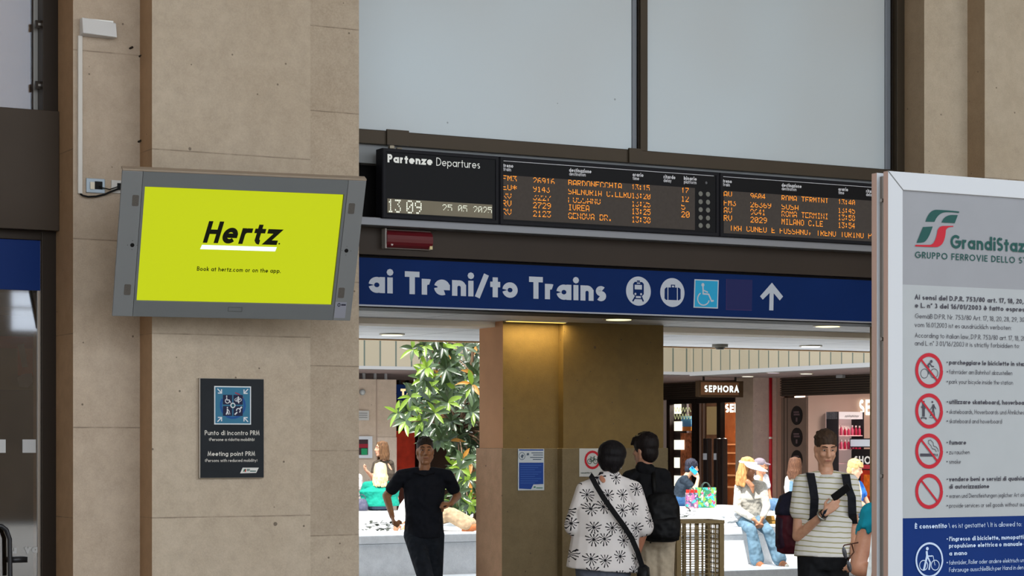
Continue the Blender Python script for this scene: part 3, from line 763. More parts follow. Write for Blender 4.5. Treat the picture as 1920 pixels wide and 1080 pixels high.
q, f = arc(x, y, .75 * s_, .38 * s_, 0, 360); pic(q, .05 * s_, closed=True); pic([(x + .05 * s_, y + .7 * s_), (x - .02 * s_, y - .1 * s_), (x + .15 * s_, y - .7 * s_)], .12 * s_); pic([(x - .5 * s_, y - .1 * s_), (x + .45 * s_, y + .1 * s_)], .1 * s_)
m_.build('pictogram', PW, em); m_ = MB(); x, y = cu - Q, cv - Q
m_.disc(SM, x - .05 * s_, y + .7 * s_, .14 * s_, .0052, k=12); pic([(x - .05 * s_, y + .45 * s_), (x - .05 * s_, y - .1 * s_), (x - .3 * s_, y - .75 * s_)], .12 * s_); pic([(x - .05 * s_, y - .1 * s_), (x + .2 * s_, y - .75 * s_)], .1 * s_); pic([(x, y + .35 * s_), (x + .4 * s_, y - .1 * s_), (x + .5 * s_, y - .7 * s_)], .06 * s_)
m_.build('pictogram', PW, em); m_ = MB(); x, y = cu + Q, cv - Q
pic([(x - .75 * s_, y - .75 * s_), (x - .2 * s_, y - .25 * s_)], .14 * s_); pic([(x + .45 * s_, y + .5 * s_), (x + .8 * s_, y + .85 * s_)], .16 * s_); q, f = arc(x + .05 * s_, y + .1 * s_, .42 * s_, .42 * s_, -60, 190); pic(q, .1 * s_)
m_.build('pictogram', PW, em)
m_ = MB(); m_.disc(SM, cu, cv, .042 * es, .0066, k=20); m_.build('centre_dot', mat('#1f5560', .5), em)
m_ = MB()
PL = mat('#d4d0c8', .5)
text(m_, SM, 'Punto di incontro PRM', (350 + 166 / K, 690 + 618 / K), 350 + 670 / K, 44 / K, .15, n=.001); m_.build('lettering', PL, mp); m_ = MB()
text(m_, SM, '(Persone a ridotta mobilità)', (350 + 205 / K, 690 + 672 / K), 350 + 624 / K, 29 / K, .14, n=.001); m_.build('lettering', PL, mp); m_ = MB()
text(m_, SM, 'Meeting point PRM', (350 + 193 / K, 690 + 810 / K), 350 + 628 / K, 42 / K, .16, n=.001); m_.build('lettering', PL, mp); m_ = MB()
text(m_, SM, '(Persons with reduced mobility)', (350 + 168 / K, 690 + 866 / K), 350 + 650 / K, 29 / K, .13, n=.001)
m_.build('lettering', PL, mp)
m_ = MB(); shape(m_, SM, [(492, 970), (515, 918), (664, 918), (640, 966)], .001, OR, K)
lg = m_.build('logo_plate', mat('#d5d3ce', .5), mp)
m_ = MB(); m_.cur = 0; shape(m_, SM, [(518, 955), (528, 932), (545, 929), (530, 955)], .0018, OR, K); m_.cur = 1; shape(m_, SM, [(532, 957), (540, 935), (550, 932), (544, 957)], .0018, OR, K)
m_.cur = 2; text(m_, SM, 'RFI', (350 + 556 / K, 690 + 951 / K), 350 + 580 / K, 22 / K, .25, n=.002); shape(m_, SM, [(582, 954), (584, 945), (638, 945), (636, 954)], .0018, OR, K)
m_.build('logo', [mat('#1d5f4a', .5), mat('#b03028', .5), mat('#2c5a55', .5)], lg)

# ---- wall lamp, trunking, sockets and cable on the second face
S2 = SY(Y2)
wl = thing('wall_lamp', 'white wedge wall lamp at the top of the white cable trunking', 'lamp', S2.P(*S2.px(180, 72), 0))
a, b = S2.px(149, 68), S2.px(213, 40); c = S2.px(145, 33)
SL = Surf(S2.P(0, 0, .0), (1, 0, 0), (0, 0, 1))
m_ = MB(); u0, u1, v0, v1 = a[0], b[0] + .0, a[1], S2.px(149, 35)[1]
vs_ = [S2.P(u0, v0, 0), S2.P(u1, v0, 0), S2.P(u1, v1, 0), S2.P(u0, v1, 0), S2.P(u0 - .0, v0 + .01, .085), S2.P(u1, v0 - .0, .085), S2.P(u1, v1 - .02, .06), S2.P(u0 - .0, v1, .06)]
m_.add(vs_, [(3, 2, 1, 0), (4, 5, 6, 7), (0, 1, 5, 4), (1, 2, 6, 5), (2, 3, 7, 6), (3, 0, 4, 7)])
m_.build('shade', mat('#c9c7c6', .4), wl, bevel=.006)
MB().sbox(S2, u0 + .01, u1 - .02, v1 - .02, v1 - .004, .004, .055).build('cap', mat('#e2e2e0', .4), wl)
a, b = S2.px(145, 363), S2.px(153, 68)
tag(MB().sbox(S2, a[0], b[0], a[1], b[1], 0, .022).build('cable_trunking', mat('#c9c4bd', .5), bevel=.002), 'long white vertical cable trunking below the wedge lamp', 'trunking')
def outlet(x0_, y0_, x1_, y1_, lab, frame, sw):
    a, b = S2.px(x0_, y1_), S2.px(x1_, y0_); t = thing('socket_plate', lab, 'socket', S2.P((a[0] + b[0]) / 2, a[1], 0))
    MB().sbox(S2, a[0], b[0], a[1], b[1], 0, .012).build('plate', frame, t, bevel=.003)
    c, d = S2.px(x0_ + .45 * (x1_ - x0_), y1_ - 6), S2.px(x1_ - 5, y0_ + 5)
    MB().sbox(S2, c[0], d[0], c[1], d[1], .012, .014).build('socket_opening', BLACK, t)
    if sw:
        c, d = S2.px(x0_ + 7, y1_ - 6), S2.px(x0_ + 15, y0_ + 6)
        MB().sbox(S2, c[0], d[0], c[1], d[1], .012, .02).build('rocker', mat('#cfc6b4', .4), t)
outlet(161, 336, 196, 361, 'grey framed socket with a cream rocker, left of the yellow screen', mat('#8e98a0', .35, .3), True)
outlet(208, 339, 232, 362, 'white socket plate half hidden behind the left edge of the yellow screen', mat('#c2beb8', .5), False)
m_ = MB(); w_ = [S2.P(*S2.px(x, y), n) for x, y, n in ((150, 364, .012), (153, 367, .02), (163, 369.5, .025), (178, 369, .025), (195, 365, .025), (206, 360, .04), (222, 354, .045), (236, 350, .05))]
m_.tube(w_, .007, 8); w2_ = [S2.P(*S2.px(x, y), n) for x, y, n in ((184, 350, .022), (190, 353, .03), (203, 356, .03), (218, 351, .03))]; m_.tube(w2_, .004, 6)
tag(m_.build('power_cable', BLACK, smooth=True), 'black cable sagging from the trunking to the left edge of the screen', 'cable')
for x, y, in ((243, 91), (261, 106), (259, 266)):
    u, v = S2.px(x, y); m_ = MB(); m_.tube([S2.P(u, v, -.01), S2.P(u + .012, v + .006, .03)], .008, 6)
    tag(m_.build('anchor_bolt', BROWN_D), {91: 'dark bolt stub right of the wedge lamp, upper of the two close together', 106: 'dark bolt stub right of the wedge lamp, lower of the two close together', 266: 'dark bolt stub in the stone just above the yellow screen'}[y], 'bolt')

# ---- red emergency lamp
SE = SY(15.13); a, b = SE.px(716, 468), SE.px(805, 434)
a = (a[0], SE.px(716, 466)[1]); b = (b[0], SE.px(716, 430)[1])
el = thing('emergency_lamp', 'dark red emergency lamp on the brown band left above the blue sign', 'lamp', SE.P((a[0] + b[0]) / 2, a[1], 0))
MB().sbox(SE, a[0], b[0], a[1], b[1], 0, .03).build('base', mat('#8a7f78', .4), el, bevel=.006)
m_ = MB(); n = 9; hh = (b[1] - a[1]) * .94; vs_ = []
for u in (a[0] + .008, b[0] - .008):
    for i in range(n): t_ = math.pi * i / (n - 1); vs_.append(SE.P(u, (a[1] + b[1]) / 2 - hh / 2 * math.cos(t_), .025 + .06 * math.sin(t_)))
m_.add(vs_, [tuple(range(n)), tuple(range(2 * n - 1, n - 1, -1))] + [(i, n + i, n + i + 1, i + 1) for i in range(n - 1)] + [(0, n - 1, 2 * n - 1, n)])
cv = m_.build('cover', mat('#5a171d', .3, coat=.2), el, bevel=.0)
u, v = SE.px(800, 462); MB().sbox(SE, b[0] - .03, b[0] - .006, a[1] + .004, a[1] + .04, .05, .07).build('sticker', mat('#c9b98a', .5), el)
u, v = SE.px(731, 462); MB().disc(SE, a[0] + .055, a[1] + .03, .01, .05, .072, k=12).build('button', mat('#b9a8a0', .4), el)
MB().sbox(SE, a[0] - .004, a[0] + .01, a[1] - .004, b[1] + .004, .0, .07).build('end_cap', mat('#9d9690', .4), el, bevel=.004)

# ---- departures board
YBD = 14.95; SD = SY(YBD)
zt, zb = SD.px(717, 277)[1], SD.px(717, 408.5)[1]
ub = [SD.px(x, 300)[0] for x in (717, 937, 1349.5)]; ub.append(ub[2] + ub[2] - ub[1])
bd = thing('departure_board', 'long black departures board with orange train times above the doorway', 'board', SD.P((ub[0] + ub[3]) / 2, zb, -.06))
CASE = mat('#17171c', .5, 0, spec=.12, name='board case'); FACE = mat('#0c0c0f', .4, spec=.1, name='board face'); LEDG = mat('#4c4642', .6, spec=.05, noise=.06, scale=40, name='led field')
ORA = mat('#ff9a2a', .5, 0, 1.1, name='orange led'); WHT = mat('#c9cac8', .5, 0, 0, name='white letters'); WLED = mat('#e6ead8', .5, 0, .75, name='white led')
cabs = []
for i in range(3):
    c_ = MB().sbox(SD, ub[i], ub[i + 1] - .006, zb, zt, -.12, -.004).build('cabinet', CASE, bd, bevel=.004)
    MB().frame(SD, ub[i] + .004, ub[i + 1] - .01, zb + .002, zt - .002, .028, -.004, .006).build('rim', CASE, c_, bevel=.003)
    MB().sbox(SD, ub[i] + .03, ub[i + 1] - .036, zb + .03, zt - .03, -.004, -.002).build('front_glass', FACE, c_)
    cabs.append(c_)
def led(cab, x0_, y0_, x1_, y1_):
    a = SD.px(x0_, y1_); b = SD.px(x1_, ly(x0_, y0_, x1_)); MB().sbox(SD, a[0], b[0], a[1], b[1], -.002, 0).build('led_field', LEDG, cab)
a = SD.px(726.5, 398.5); b = SD.px(923, ly(726.5, 372, 923))
MB().sbox(SD, a[0], b[0], a[1], b[1], -.002, 0).build('led_field', mat('#7b7361', .5), cabs[0])
m_ = MB(); dots(m_, SD, '13', (727, 373), 752, 25); dots(m_, SD, '09', (762, ly(727, 373, 762)), 791, 25)
dots(m_, SD, '25', (829.5, ly(727, 376.5, 829.5)), 848, 13.5, skip=(6,)); dots(m_, SD, '05', (859, ly(727, 376.5, 859)), 876, 13.5, skip=(6,)); dots(m_, SD, '2025', (887.5, ly(727, 376.5, 887.5)), 922.5, 13.5, skip=(6,))
m_.build('clock_digits', WLED, cabs[0])
m_ = MB(); text(m_, SD, 'Partenze', (726.5, 304.3), 810.6, 15.6, .24, n=.001); text(m_, SD, 'Departures', (818, ly(726.5, 304.3, 818)), 900, 15.4, .1, n=.001)
m_.sbox(SD, SD.px(728, 0)[0], SD.px(744, 0)[0], SD.px(728, 403.5)[1], SD.px(728, 402)[1], .0, .001)
m_.build('lettering', mat('#e3e4df', .5, 0, .12), cabs[0])
du = ub[2] - ub[1]
def heads(cab, xs, y0_, off, rit=True):
    m_ = MB()
    for (a, b, t1, t2, b2) in xs:
        ua, ub_ = SD.px(a, 0)[0] + off, SD.px(b, 0)[0] + off; uc = SD.px(b2, 0)[0] + off
        for s, e_, v, w_ in ((t1, ub_, vh1, .24), (t2, uc, vh2, .16)):
            text(m_, SD, s, (a, 300), None, 8, w_, n=.001, u1=e_ if off == 0 else None, v=v, h=.0305) if off == 0 else None
            if off:
                x = 0; items = []
                for ch in s:
                    pl, adv = glyph_polys(ch, w_, None, 30); items.append((x, pl)); x += adv + .13
                kx = (e_ - ua) / (x - .13)
                for xx, pl in items:
                    for q in pl: m_.poly(SD, [(ua + (xx + p.x) * kx, v + p.y * .0305) for p in q], .001)
    m_.sbox(SD, ub[1] + .03 + off, ub[2] - .06 + off, zt - .036, zt - .032, 0, .001)
    m_.build('column_headings', mat('#c6c6cb', .5, 0, .1), cab)
vh1 = SD.px(943.5, 313.4)[1]; vh2 = SD.px(943.5, 320.4)[1]
HX = [(943.5, 962, 'treno', 'train', 958), (1067, 1108.5, 'destinazione', 'destination', 1098), (1186, 1206, 'orario', 'time', 1198), (1244, 1266, 'ritardo', 'delay', 1258.5), (1282, 1306, 'binario', 'platform', 1305.5)]
heads(cabs[1], HX, 0, 0); heads(cabs[2], HX, 0, du)
led(cabs[1], 943, 328, 1303, 410.8)
ue = SD.px(1303, 0)[0] + du
a = SD.px(1357, 440.5); MB().sbox(SD, a[0], ue, a[1], SD.px(1357, 357.5)[1], -.002, 0).build('led_field', LEDG, cabs[2])
def row(m_, x0_, y0_, h_, items, skip=()):
    for (a, b, s) in items: dots(m_, SD, s, (a, ly(x0_, y0_, a)), b, h_, skip=skip)
m_ = MB(); Y0 = 328.5; pt = 15.9; H = 11.4
row(m_, 942, Y0, H, [(942, 969, 'FM3'), (999.5, 1040, '26916'), (1065.5, 1166, 'BARDONECCHIA'), (1184.5, 1218, '13:15'), (1277.5, 1291.5, '17')], (6,))
row(m_, 942, Y0 + pt, H, [(942, 969, 'EU*'), (999.5, 1031, '9143'), (1065.5, 1183.5, 'SALNURIA C.LLRO'), (1184.5, 1219.5, '13:20'), (1277.5, 1291.5, '12')], (0,))
row(m_, 942, Y0 + 2 * pt, H, [(942, 959, 'RV'), (999.5, 1033, '3227'), (1065.5, 1126, 'FOSSANO'), (1184.5, 1219.5, '13:25'), (1277.5, 1285, '5')], (0, 3))
row(m_, 942, Y0 + 3 * pt - 1, H, [(942, 959, 'RV'), (999.5, 1033, '2729'), (1065.5, 1105, 'IVREA'), (1184.5, 1219.5, '13:25'), (1277.5, 1293, '20')])
row(m_, 942, Y0 + 4 * pt - 1, H, [(942, 959, 'RV'), (999.5, 1033, '2123'), (1065.5, 1148, 'GENOVA BR.'), (1184.5, 1219.5, '13:30')], (3,))
m_.build('train_rows', ORA, cabs[1])
m_ = MB(); Y0 = 358.5; pt = 14.9; H = 10.8
row(m_, 1357, Y0, H, [(1357, 1372.5, 'AV'), (1407, 1435, '9604'), (1465.5, 1553, 'ROMA TERMINI'), (1571.5, 1603, '13:40')], (6,))
row(m_, 1357, Y0 + pt + 1, H, [(1357, 1380, 'FM3'), (1407, 1446, '26369'), (1465.5, 1497, 'SUSA'), (1571.5, 1603, '13:45')], (0,))
row(m_, 1357, Y0 + 2 * pt, H, [(1357, 1372.5, 'AV'), (1407, 1435, '9641'), (1465.5, 1553, 'ROMA TERMINI'), (1571.5, 1603, '13:50')], (3,))
row(m_, 1357, Y0 + 3 * pt, H, [(1357, 1372.5, 'RV'), (1407, 1438, '2029'), (1465.5, 1543, 'MILANO C.LE'), (1571.5, 1603, '13:54')])
row(m_, 1357, Y0 + 4.15 * pt, H * 1.05, [(1368, 1634, 'TRA CUNEO E FOSSANO, TRENO TORINO P')], (0,))
m_.build('train_rows', ORA, cabs[2])
LAMP = mat('#71716a', .35)
for cab, off in ((cabs[1], 0), (cabs[2], du)):
    u, v = SD.px(1324, 342.8); MB().disc(SD, u + off, v, .011, -.002, .003, k=14).build('key_lock', mat('#4a4a4c', .3, .6), cab)
    for r in range(5):
        for c_ in range(2):
            x, y = 1313.3 + 13.8 * c_, 363.4 + 14.85 * r + .9 * c_
            u, v = SD.px(x, y); MB().disc(SD, u + off, v, .0205, -.002, .004, k=18).build('status_lamp', LAMP, cab)
for x in (738, 752):                                                   # two small fixings on top of the case
    u = SD.px(x, 280)[0]; MB().sbox(SD, u - .022, u + .022, zt, zt + (.03 if x == 738 else .016), -.06, -.02).build('fixing_lug', mat('#8e8676', .4, .4), bd, bevel=.008)
for u in (ub[0] + .3, ub[2]):
    MB().sbox(SD, u - .04, u + .04, zb - .02, zb + .1, -.3, -.12).build('mounting_arm', BROWN_D, bd)

# ---- blue passage sign
SG = SY(15.18)
pg = thing('passage_sign', 'long dark blue sign with white lettering and round icons over the doorway', 'sign', SG.P((x0 + x1) / 2, zs1, 0))
MB().sbox(SG, x0, x1, zs1, zs0, -.05, 0).build('panel', mat('#082457', .5, noise=.07, scale=1.5, spec=.06), pg)
MB().sbox(SG, x0, x1, zs1 - .012, zs1, -.05, .006).build('lower_edge', mat('#7d7f86', .35, .5), pg)
BLUE = mat('#082457', .5, noise=.07, scale=1.5, spec=.06); LET = mat('#b4bac4', .5, name='sign letters')
m_ = MB(); text(m_, SG, 'ai Treni/to Trains', (691, 548.6), 1136.6, 43, .245, n=.001, over=STENCIL, sp=.1, step=12)
m_.build('lettering', LET, pg)
K = 3.84; OR = (1140, 480)
def dsc(m_, x, y, r, n=.001):
    u, v = SG.px(OR[0] + x / K, OR[1] + y / K); m_.disc(SG, u, v, SG.m(OR[0] + x / K, OR[1] + y / K, r / K), n)
def pol(m_, pts, n): shape(m_, SG, pts, n, OR, K)
def stk_(m_, pts, w_, n, closed=False): stroke(m_, SG, pts, w_ / K, n, closed, OR, K)
ic = MB(); dsc(ic, 219, 253, 105); ic = ic.build('train_icon', LET, pg)
m_ = MB(); pol(m_, [(192, 186), (245, 188), (257, 202), (257, 275), (244, 290), (193, 288), (180, 274), (180, 200)], .002)
stk_(m_, [(198, 290), (177, 326)], 12, .002); stk_(m_, [(238, 291), (254, 328)], 12, .002); pol(m_, [(207, 176), (229, 177), (229, 186), (207, 185)], .002); stk_(m_, [(193, 306), (243, 308)], 8, .002)
m_.build('train_shape', BLUE, ic)
m_ = MB(); pol(m_, [(191, 207), (243, 209), (243, 242), (191, 240)], .003); dsc(m_, 196, 273, 8, .003); dsc(m_, 237, 275, 8, .003); pol(m_, [(207, 192), (230, 193), (230, 200), (207, 199)], .003)
m_.build('train_windows', LET, ic)
ic = MB(); dsc(ic, 463, 263, 104); ic = ic.build('luggage_icon', LET, pg)
m_ = MB(); pol(m_, [(418, 226), (511, 228), (522, 240), (522, 308), (511, 319), (417, 316), (406, 305), (407, 238)], .002); pol(m_, [(452, 206), (482, 207), (482, 230), (452, 228)], .002)
m_.build('suitcase_shape', BLUE, ic)
m_ = MB(); pol(m_, [(459, 213), (475, 214), (475, 226), (459, 225)], .003); stk_(m_, [(430, 226), (430, 317)], 7, .003); stk_(m_, [(498, 228), (498, 319)], 7, .003); m_.build('suitcase_straps', LET, ic)
m_ = MB(); pol(m_, [(622, 167), (797, 174), (791, 379), (615, 372)], .001); ic = m_.build('wheelchair_icon', LET, pg)
m_ = MB(); pol(m_, [(629, 175), (790, 182), (784, 371), (623, 365)], .002); m_.build('cyan_field', mat('#1d9ac6', .45), ic)
m_ = MB(); dsc(m_, 682, 208, 13, .003); stk_(m_, [(682, 218), (684, 272), (724, 276), (744, 325), (760, 322)], 11, .003); stk_(m_, [(684, 246), (718, 262)], 9, .003)
q = [(686 + 42 * math.cos(R(a)), 308 - 46 * math.sin(R(a))) for a in range(120, 346, 15)]; stk_(m_, q, 9, .003)
m_.build('wheelchair_figure', LET, ic)
m_ = MB(); pol(m_, [(852, 165), (1040, 172), (1035, 392), (850, 386)], .001); m_.build('blank_patch', mat('#151b52', .5), pg)
m_ = MB(); stk_(m_, [(852, 165), (850, 386), (1035, 392)], 2.5, .002); m_.build('patch_edge', mat('#4a2c5a', .5), pg)
m_ = MB(); pol(m_, [(1180, 192), (1260, 292), (1236, 320), (1192, 268), (1190, 392), (1160, 391), (1163, 266), (1114, 314), (1094, 290)], .001)
m_.build('arrow', LET, pg)

# ---- small signs on the pillar
SQ = SY(YP - .026)
K = 1466 / 380; OR = (900, 800)
a, b = SQ.px(900 + 272 / K, 800 + 462 / K), SQ.px(900 + 462 / K, 800 + 160 / K)
ns = thing('notice_sign', 'blue and white notice on the left face of the pillar', 'sign', SQ.P((a[0] + b[0]) / 2, a[1], 0))
MB().sbox(SQ, a[0], b[0], a[1], b[1], 0, .008).build('plate', mat('#b9bec2', .45), ns, bevel=.003)
m_ = MB(); shape(m_, SQ, [(279, 260), (455, 260), (455, 415), (383, 418), (366, 452), (279, 448)], .009, OR, K); shape(m_, SQ, [(279, 164), (455, 164), (455, 173), (279, 173)], .009, OR, K)
m_.build('blue_panel', mat('#123a86', .45), ns)
m_ = MB(); q = [(300 + 22 * math.cos(R(x)), 213 + 26 * math.sin(R(x))) for x in range(0, 360, 20)]; stroke(m_, SQ, q, 4 / K, .0095, True, OR, K)
shape(m_, SQ, [(290, 215), (300, 200), (314, 205), (302, 232)], .0095, OR, K)
for y, x0_, x1_ in ((190, 368, 452), (205, 380, 452), (222, 358, 452), (237, 378, 440)): shape(m_, SQ, [(x0_, y - 3), (x1_, y - 3), (x1_, y + 3), (x0_, y + 3)], .0095, OR, K)
shape(m_, SQ, [(335, 192), (350, 190), (352, 206), (333, 208)], .0095, OR, K); m_.build('printing', mat('#4a5766', .5), ns)
m_ = MB()
for i, y in enumerate(range(278, 410, 16)): shape(m_, SQ, [(288, y), (440 - 23 * (i % 3), y), (440 - 23 * (i % 3), y + 3), (288, y + 3)], .0098, OR, K)
m_.build('small_print', mat('#3a62a6', .5), ns)
m_ = MB(); shape(m_, SQ, [(385, 432), (400, 432), (397, 442), (383, 442)], .0095, OR, K); shape(m_, SQ, [(404, 440), (450, 440), (450, 446), (402, 446)], .0095, OR, K); m_.build('logo', mat('#2b6b58', .5), ns)
SR = SY(YQ - .026); K2 = 1851 / 240; OR2 = (1040, 800)
a, b = SR.px(1040 + 352 / K2, 800 + 725 / K2), SR.px(1040 + 352 / K2, 800 + 315 / K2); u1 = SR.px(1040 + 735 / K2, 860)[0]
ns = thing('bicycle_sign', 'white sign with a red ringed bicycle on the pillar, partly behind the floral blouse woman', 'sign', SR.P((a[0] + u1) / 2, a[1], 0))
MB().sbox(SR, a[0], u1, a[1], b[1], 0, .006).build('plate', mat('#b9b6b0', .5), ns, bevel=.003)
u, v = SR.px(1040 + 541 / K2, 800 + 480 / K2); r_ = SR.m(1100, 860, 137 / K2); rr = (u1 - u) * .62
m_ = MB(); q, f = arc(u, v, r_ * .86, r_ * .86, 0, 360)
for r in ribbon(q, r_ * .13, True): m_.poly(SR, [tuple(x) for x in r], .0075)
m_.build('red_ring', mat('#b01c26', .5), ns)
m_ = MB()
for cx in (-.36, .36):
    q, f = arc(u + cx * r_, v - .16 * r_, .25 * r_, .25 * r_, 0, 360)
    for r in ribbon(q, .035 * r_, True): m_.poly(SR, [tuple(x) for x in r], .0078)
for pl in ([(-.36, -.16), (-.2, .2), (.2, .2), (-.02, -.16), (-.36, -.16)], [(-.22, .12), (-.02, -.16)], [(.36, -.16), (.2, .2), (.16, .34), (.3, .36)], [(-.3, .3), (-.12, .3)]):
    for r in ribbon([(u + x * r_, v + y * r_) for x, y in pl], .035 * r_): m_.poly(SR, [tuple(x) for x in r], .0078)
text(m_, SR, 'consentita la', (1040 + 372 / K2, 800 + 678 / K2), None, 22 / K2, .2, n=.0078)
m_.build('bicycle_symbol', mat('#1f3a2c', .5), ns)
# ================================================================ INFORMATION TOTEM (foreground)
YT = 5.3; SI = SY(YT)
ut0 = SI.px(1665, 500)[0]; ut1 = ut0 + 1.05
zt_ = SI.px(1690, 322)[1]
tt = thing('information_totem', 'tall white framed station rules board standing close at right', 'sign', (ut0 + .5, YT + .06, 0))
FRM = mat('#a2a4a8', .4, 0, name='white frame'); EDGE = mat('#94796c', .4, .3, name='frame edge')
fw = SI.px(1693, 500)[0] - ut0; fh = zt_ - SI.px(1693, 356)[1]
def fr(n0, n1, nm):
    o = MB().frame(SI, ut0, ut1, .12, zt_, fw, n0, n1, tb=.08, tt=fh).build(nm, [FRM, EDGE], tt, bevel=.002)
    for p in o.data.polygons:
        if p.normal.x < -.9 and p.center.x < -.45: p.material_index = 1
    return o
fr(-.024, 0, 'front_frame'); fr(-.083, -.056, 'rear_frame')
MB().sbox(SI, ut0 + .012, ut1 - .012, .13, zt_ - .012, -.056, -.024).build('core', mat('#77716b', .4, .4), tt)
mi_ = MB(); a = (ut0, zt_); b = (ut0 + fw, zt_ - fh)
for r in ribbon([a, b], .0016): mi_.poly(SI, [tuple(x) for x in r], .0006)
mi_.build('mitre_joint', mat('#5a5a5a', .5), tt)
for py in (372, 634, 893):
    S_ = Surf((ut0 + .012, 0, 0), (0, -1, 0), (0, 0, 1)); z_ = SI.px(1650, py)[1]
    MB().cyl((ut0 + .004, YT + .04, z_), (ut0 + .014, YT + .04, z_), .006, k=10).build('rivet', mat('#6d6660', .4, .6), tt)
for x in (ut0 + .2, ut1 - .2): MB().box(x - .03, x + .03, YT + .02, YT + .07, 0, .14).build('leg', FRM, tt)
MB().box(ut0 - .05, ut1 + .05, YT - .2, YT + .28, 0, .02).build('base_plate', mat('#8a8c8e', .4, .5), tt)
ua, ub2 = ut0 + fw, ut1 - fw
v1 = SI.px(1693, 533)[1]; v2 = SI.px(1693, 972)[1]
g1 = MB().sbox(SI, ua, ub2, v1, zt_ - fh, -.024, -.006).build('header_panel', mat('#76777b', .55, noise=.03, scale=6), tt)
g2 = MB().sbox(SI, ua, ub2, v2, v1, -.024, -.006).build('rules_panel', mat('#888b8d', .55, noise=.03, scale=6), tt)
g3 = MB().sbox(SI, ua, ub2, .2, v2, -.024, -.006).build('allowed_panel', mat('#0a2458', .5, noise=.05, scale=5, spec=.06), tt)
ST_ = Surf((0, YT + .0055, 0), (1, 0, 0), (0, 0, 1))
GRN = mat('#083a36', .5, name='green print'); REDP = mat('#930f20', .5, name='red print'); INK = mat('#34323a', .5, name='black print'); LBL = mat('#9aa8be', .5, name='white print')
K = 7.713; OR = (1690, 380)
def Bz(pts, seg=10):                                                   # smooth closed outline through curves marked as 4-tuples
    out = []
    for p in pts:
        if len(p) == 2: out.append(p)
        else:
            (x0_, y0_), (x1_, y1_, x2_, y2_) = out[-1], p
            for i in range(1, seg + 1):
                t = i / seg; out.append(((1 - t) ** 2 * x0_ + 2 * t * (1 - t) * x1_ + t * t * x2_, (1 - t) ** 2 * y0_ + 2 * t * (1 - t) * y1_ + t * t * y2_))
    return out
def strip(m_, A, B):                                                   # band between two outlines with equal point counts
    A = [ST_.px(OR[0] + x / K, OR[1] + y / K) for x, y in A]; B = [ST_.px(OR[0] + x / K, OR[1] + y / K) for x, y in B]
    for i in range(len(A) - 1): m_.poly(ST_, [A[i], B[i], B[i + 1], A[i + 1]], .0006)
m_ = MB()
strip(m_, Bz([(345, 275), (400, 104, 505, 103), (660, 108, 835, 128)]), Bz([(478, 277), (535, 135, 660, 138), (740, 138, 830, 150)]))
shape(m_, ST_, Bz([(578, 287), (620, 178, 735, 178), (814, 180), (770, 296)]), .0006, OR, K)
shape(m_, ST_, Bz([(310, 353), (450, 345), (380, 565, 310, 575), (260, 582, 218, 580)]), .0006, OR, K)
text(m_, ST_, 'GrandiStazioni', (1782, 465.5), 1920.5, 25.5, .2, upto='GrandiStaz', n=.0006, step=15)
text(m_, ST_, 'GRUPPO FERROVIE DELLO STATO', (1715.2, 483.6), 1902.6, 12.2, .15, upto='GRUPPO FERROVIE DELLO', n=.0006, sp=.2)
m_.build('green_logo', GRN, g1)
m_ = MB()
strip(m_, Bz([(752, 335), (680, 337, 605, 336), (540, 340, 520, 405), (490, 615, 400, 611), (300, 612, 200, 609)]), Bz([(748, 351), (710, 350, 690, 357), (640, 370, 640, 420), (620, 645, 490, 643), (340, 640, 195, 632)]))
m_.build('red_logo', REDP, g1)
m_ = MB()
def T(s, x, y, x1_, h_, w_, upto=None): text(m_, ST_, s, (x, y), x1_, h_, w_, upto=upto, n=.0006, step=40, sp=.12)
T('Ai sensi del D.P.R. 753/80 art. 17, 18, 20, 28', 1715, 561.4, 1918.7, 9.2, .2, 'Ai sensi del D.P.R. 753/80 art. 17, 18, 20,')
T('e L. n° 3 del 16/01/2003 è fatto espressamente', 1715, 576.7, 1839.6, 9.2, .2, 'e L. n° 3 del 16/01/2003')
T('Gemäß D.P.R. Nr. 753/80 Art. 17, 18, 20, 28, 29, 30', 1715, 596.6, 1821, 9, .1, 'Gemäß D.P.R. Nr. 753/80')
T('vom 16.01.2003 ist es ausdrücklich verboten:', 1715, 612.8, 1895.8, 9, .1)
T('According to italian law, D.P.R. 753/80 art. 17, 18, 20', 1715, 632.7, 1870.9, 9, .1, 'According to italian law, D.P.R. 753/80')
T('and L. n° 3 01/16/2003 it is strictly forbidden to:', 1715, 647.5, 1911.5, 9, .1)
LN = [('parcheggiare le biciclette in stazione', 683.3, 1901.6, 'parcheggiare le biciclette in', 1), ('fahrräder am Bahnhof abzustellen', 701.1, 1897.5, None, 0), ('park your bicycle inside the station', 719.4, 1898.7, None, 0),
      ('utilizzare skateboard, hoverboard', 757.4, 1875, 'utilizzare skateboard,', 1), ('skateboards, Hoverboards und Ähnliches', 776, 1919.7, None, 0), ('skateboard and hoverboard', 793.5, 1878.2, None, 0),
      ('fumare', 833.6, 1811.2, None, 1), ('zu rauchen', 851.8, 1817.8, None, 0), ('smoke', 869.6, 1801, None, 0),
      ('vendere beni e servizi di qualsiasi genere', 902.5, 1886.8, 'vendere beni e servizi di', 1), ('di autorizzazione', 916.4, 1854.5, None, 2), ('waren und Dienstleistungen jeglicher Art ohne', 933.9, 1910, 'waren und Dienstleistungen jeglicher Art', 0), ('provide services or sell goods without authorization', 952, 1908.5, 'provide services or sell goods without', 0)]
def bullet(y):
    u, v = ST_.px(1775.6, y - 4); m_.disc(ST_, u, v, .0024, .0006, k=10)
G['ä'] = (G['a'][0], G['a'][1] + [['D', '.15', '.86'], ['D', '.45', '.86']])
for s, y, xe, up, b_ in LN:
    T(s, 1779.4, y, xe, 8.4, .2 if b_ else .1, up)
    if b_ < 2: bullet(y)
m_.build('rules_text', INK, g2)
m_ = MB()
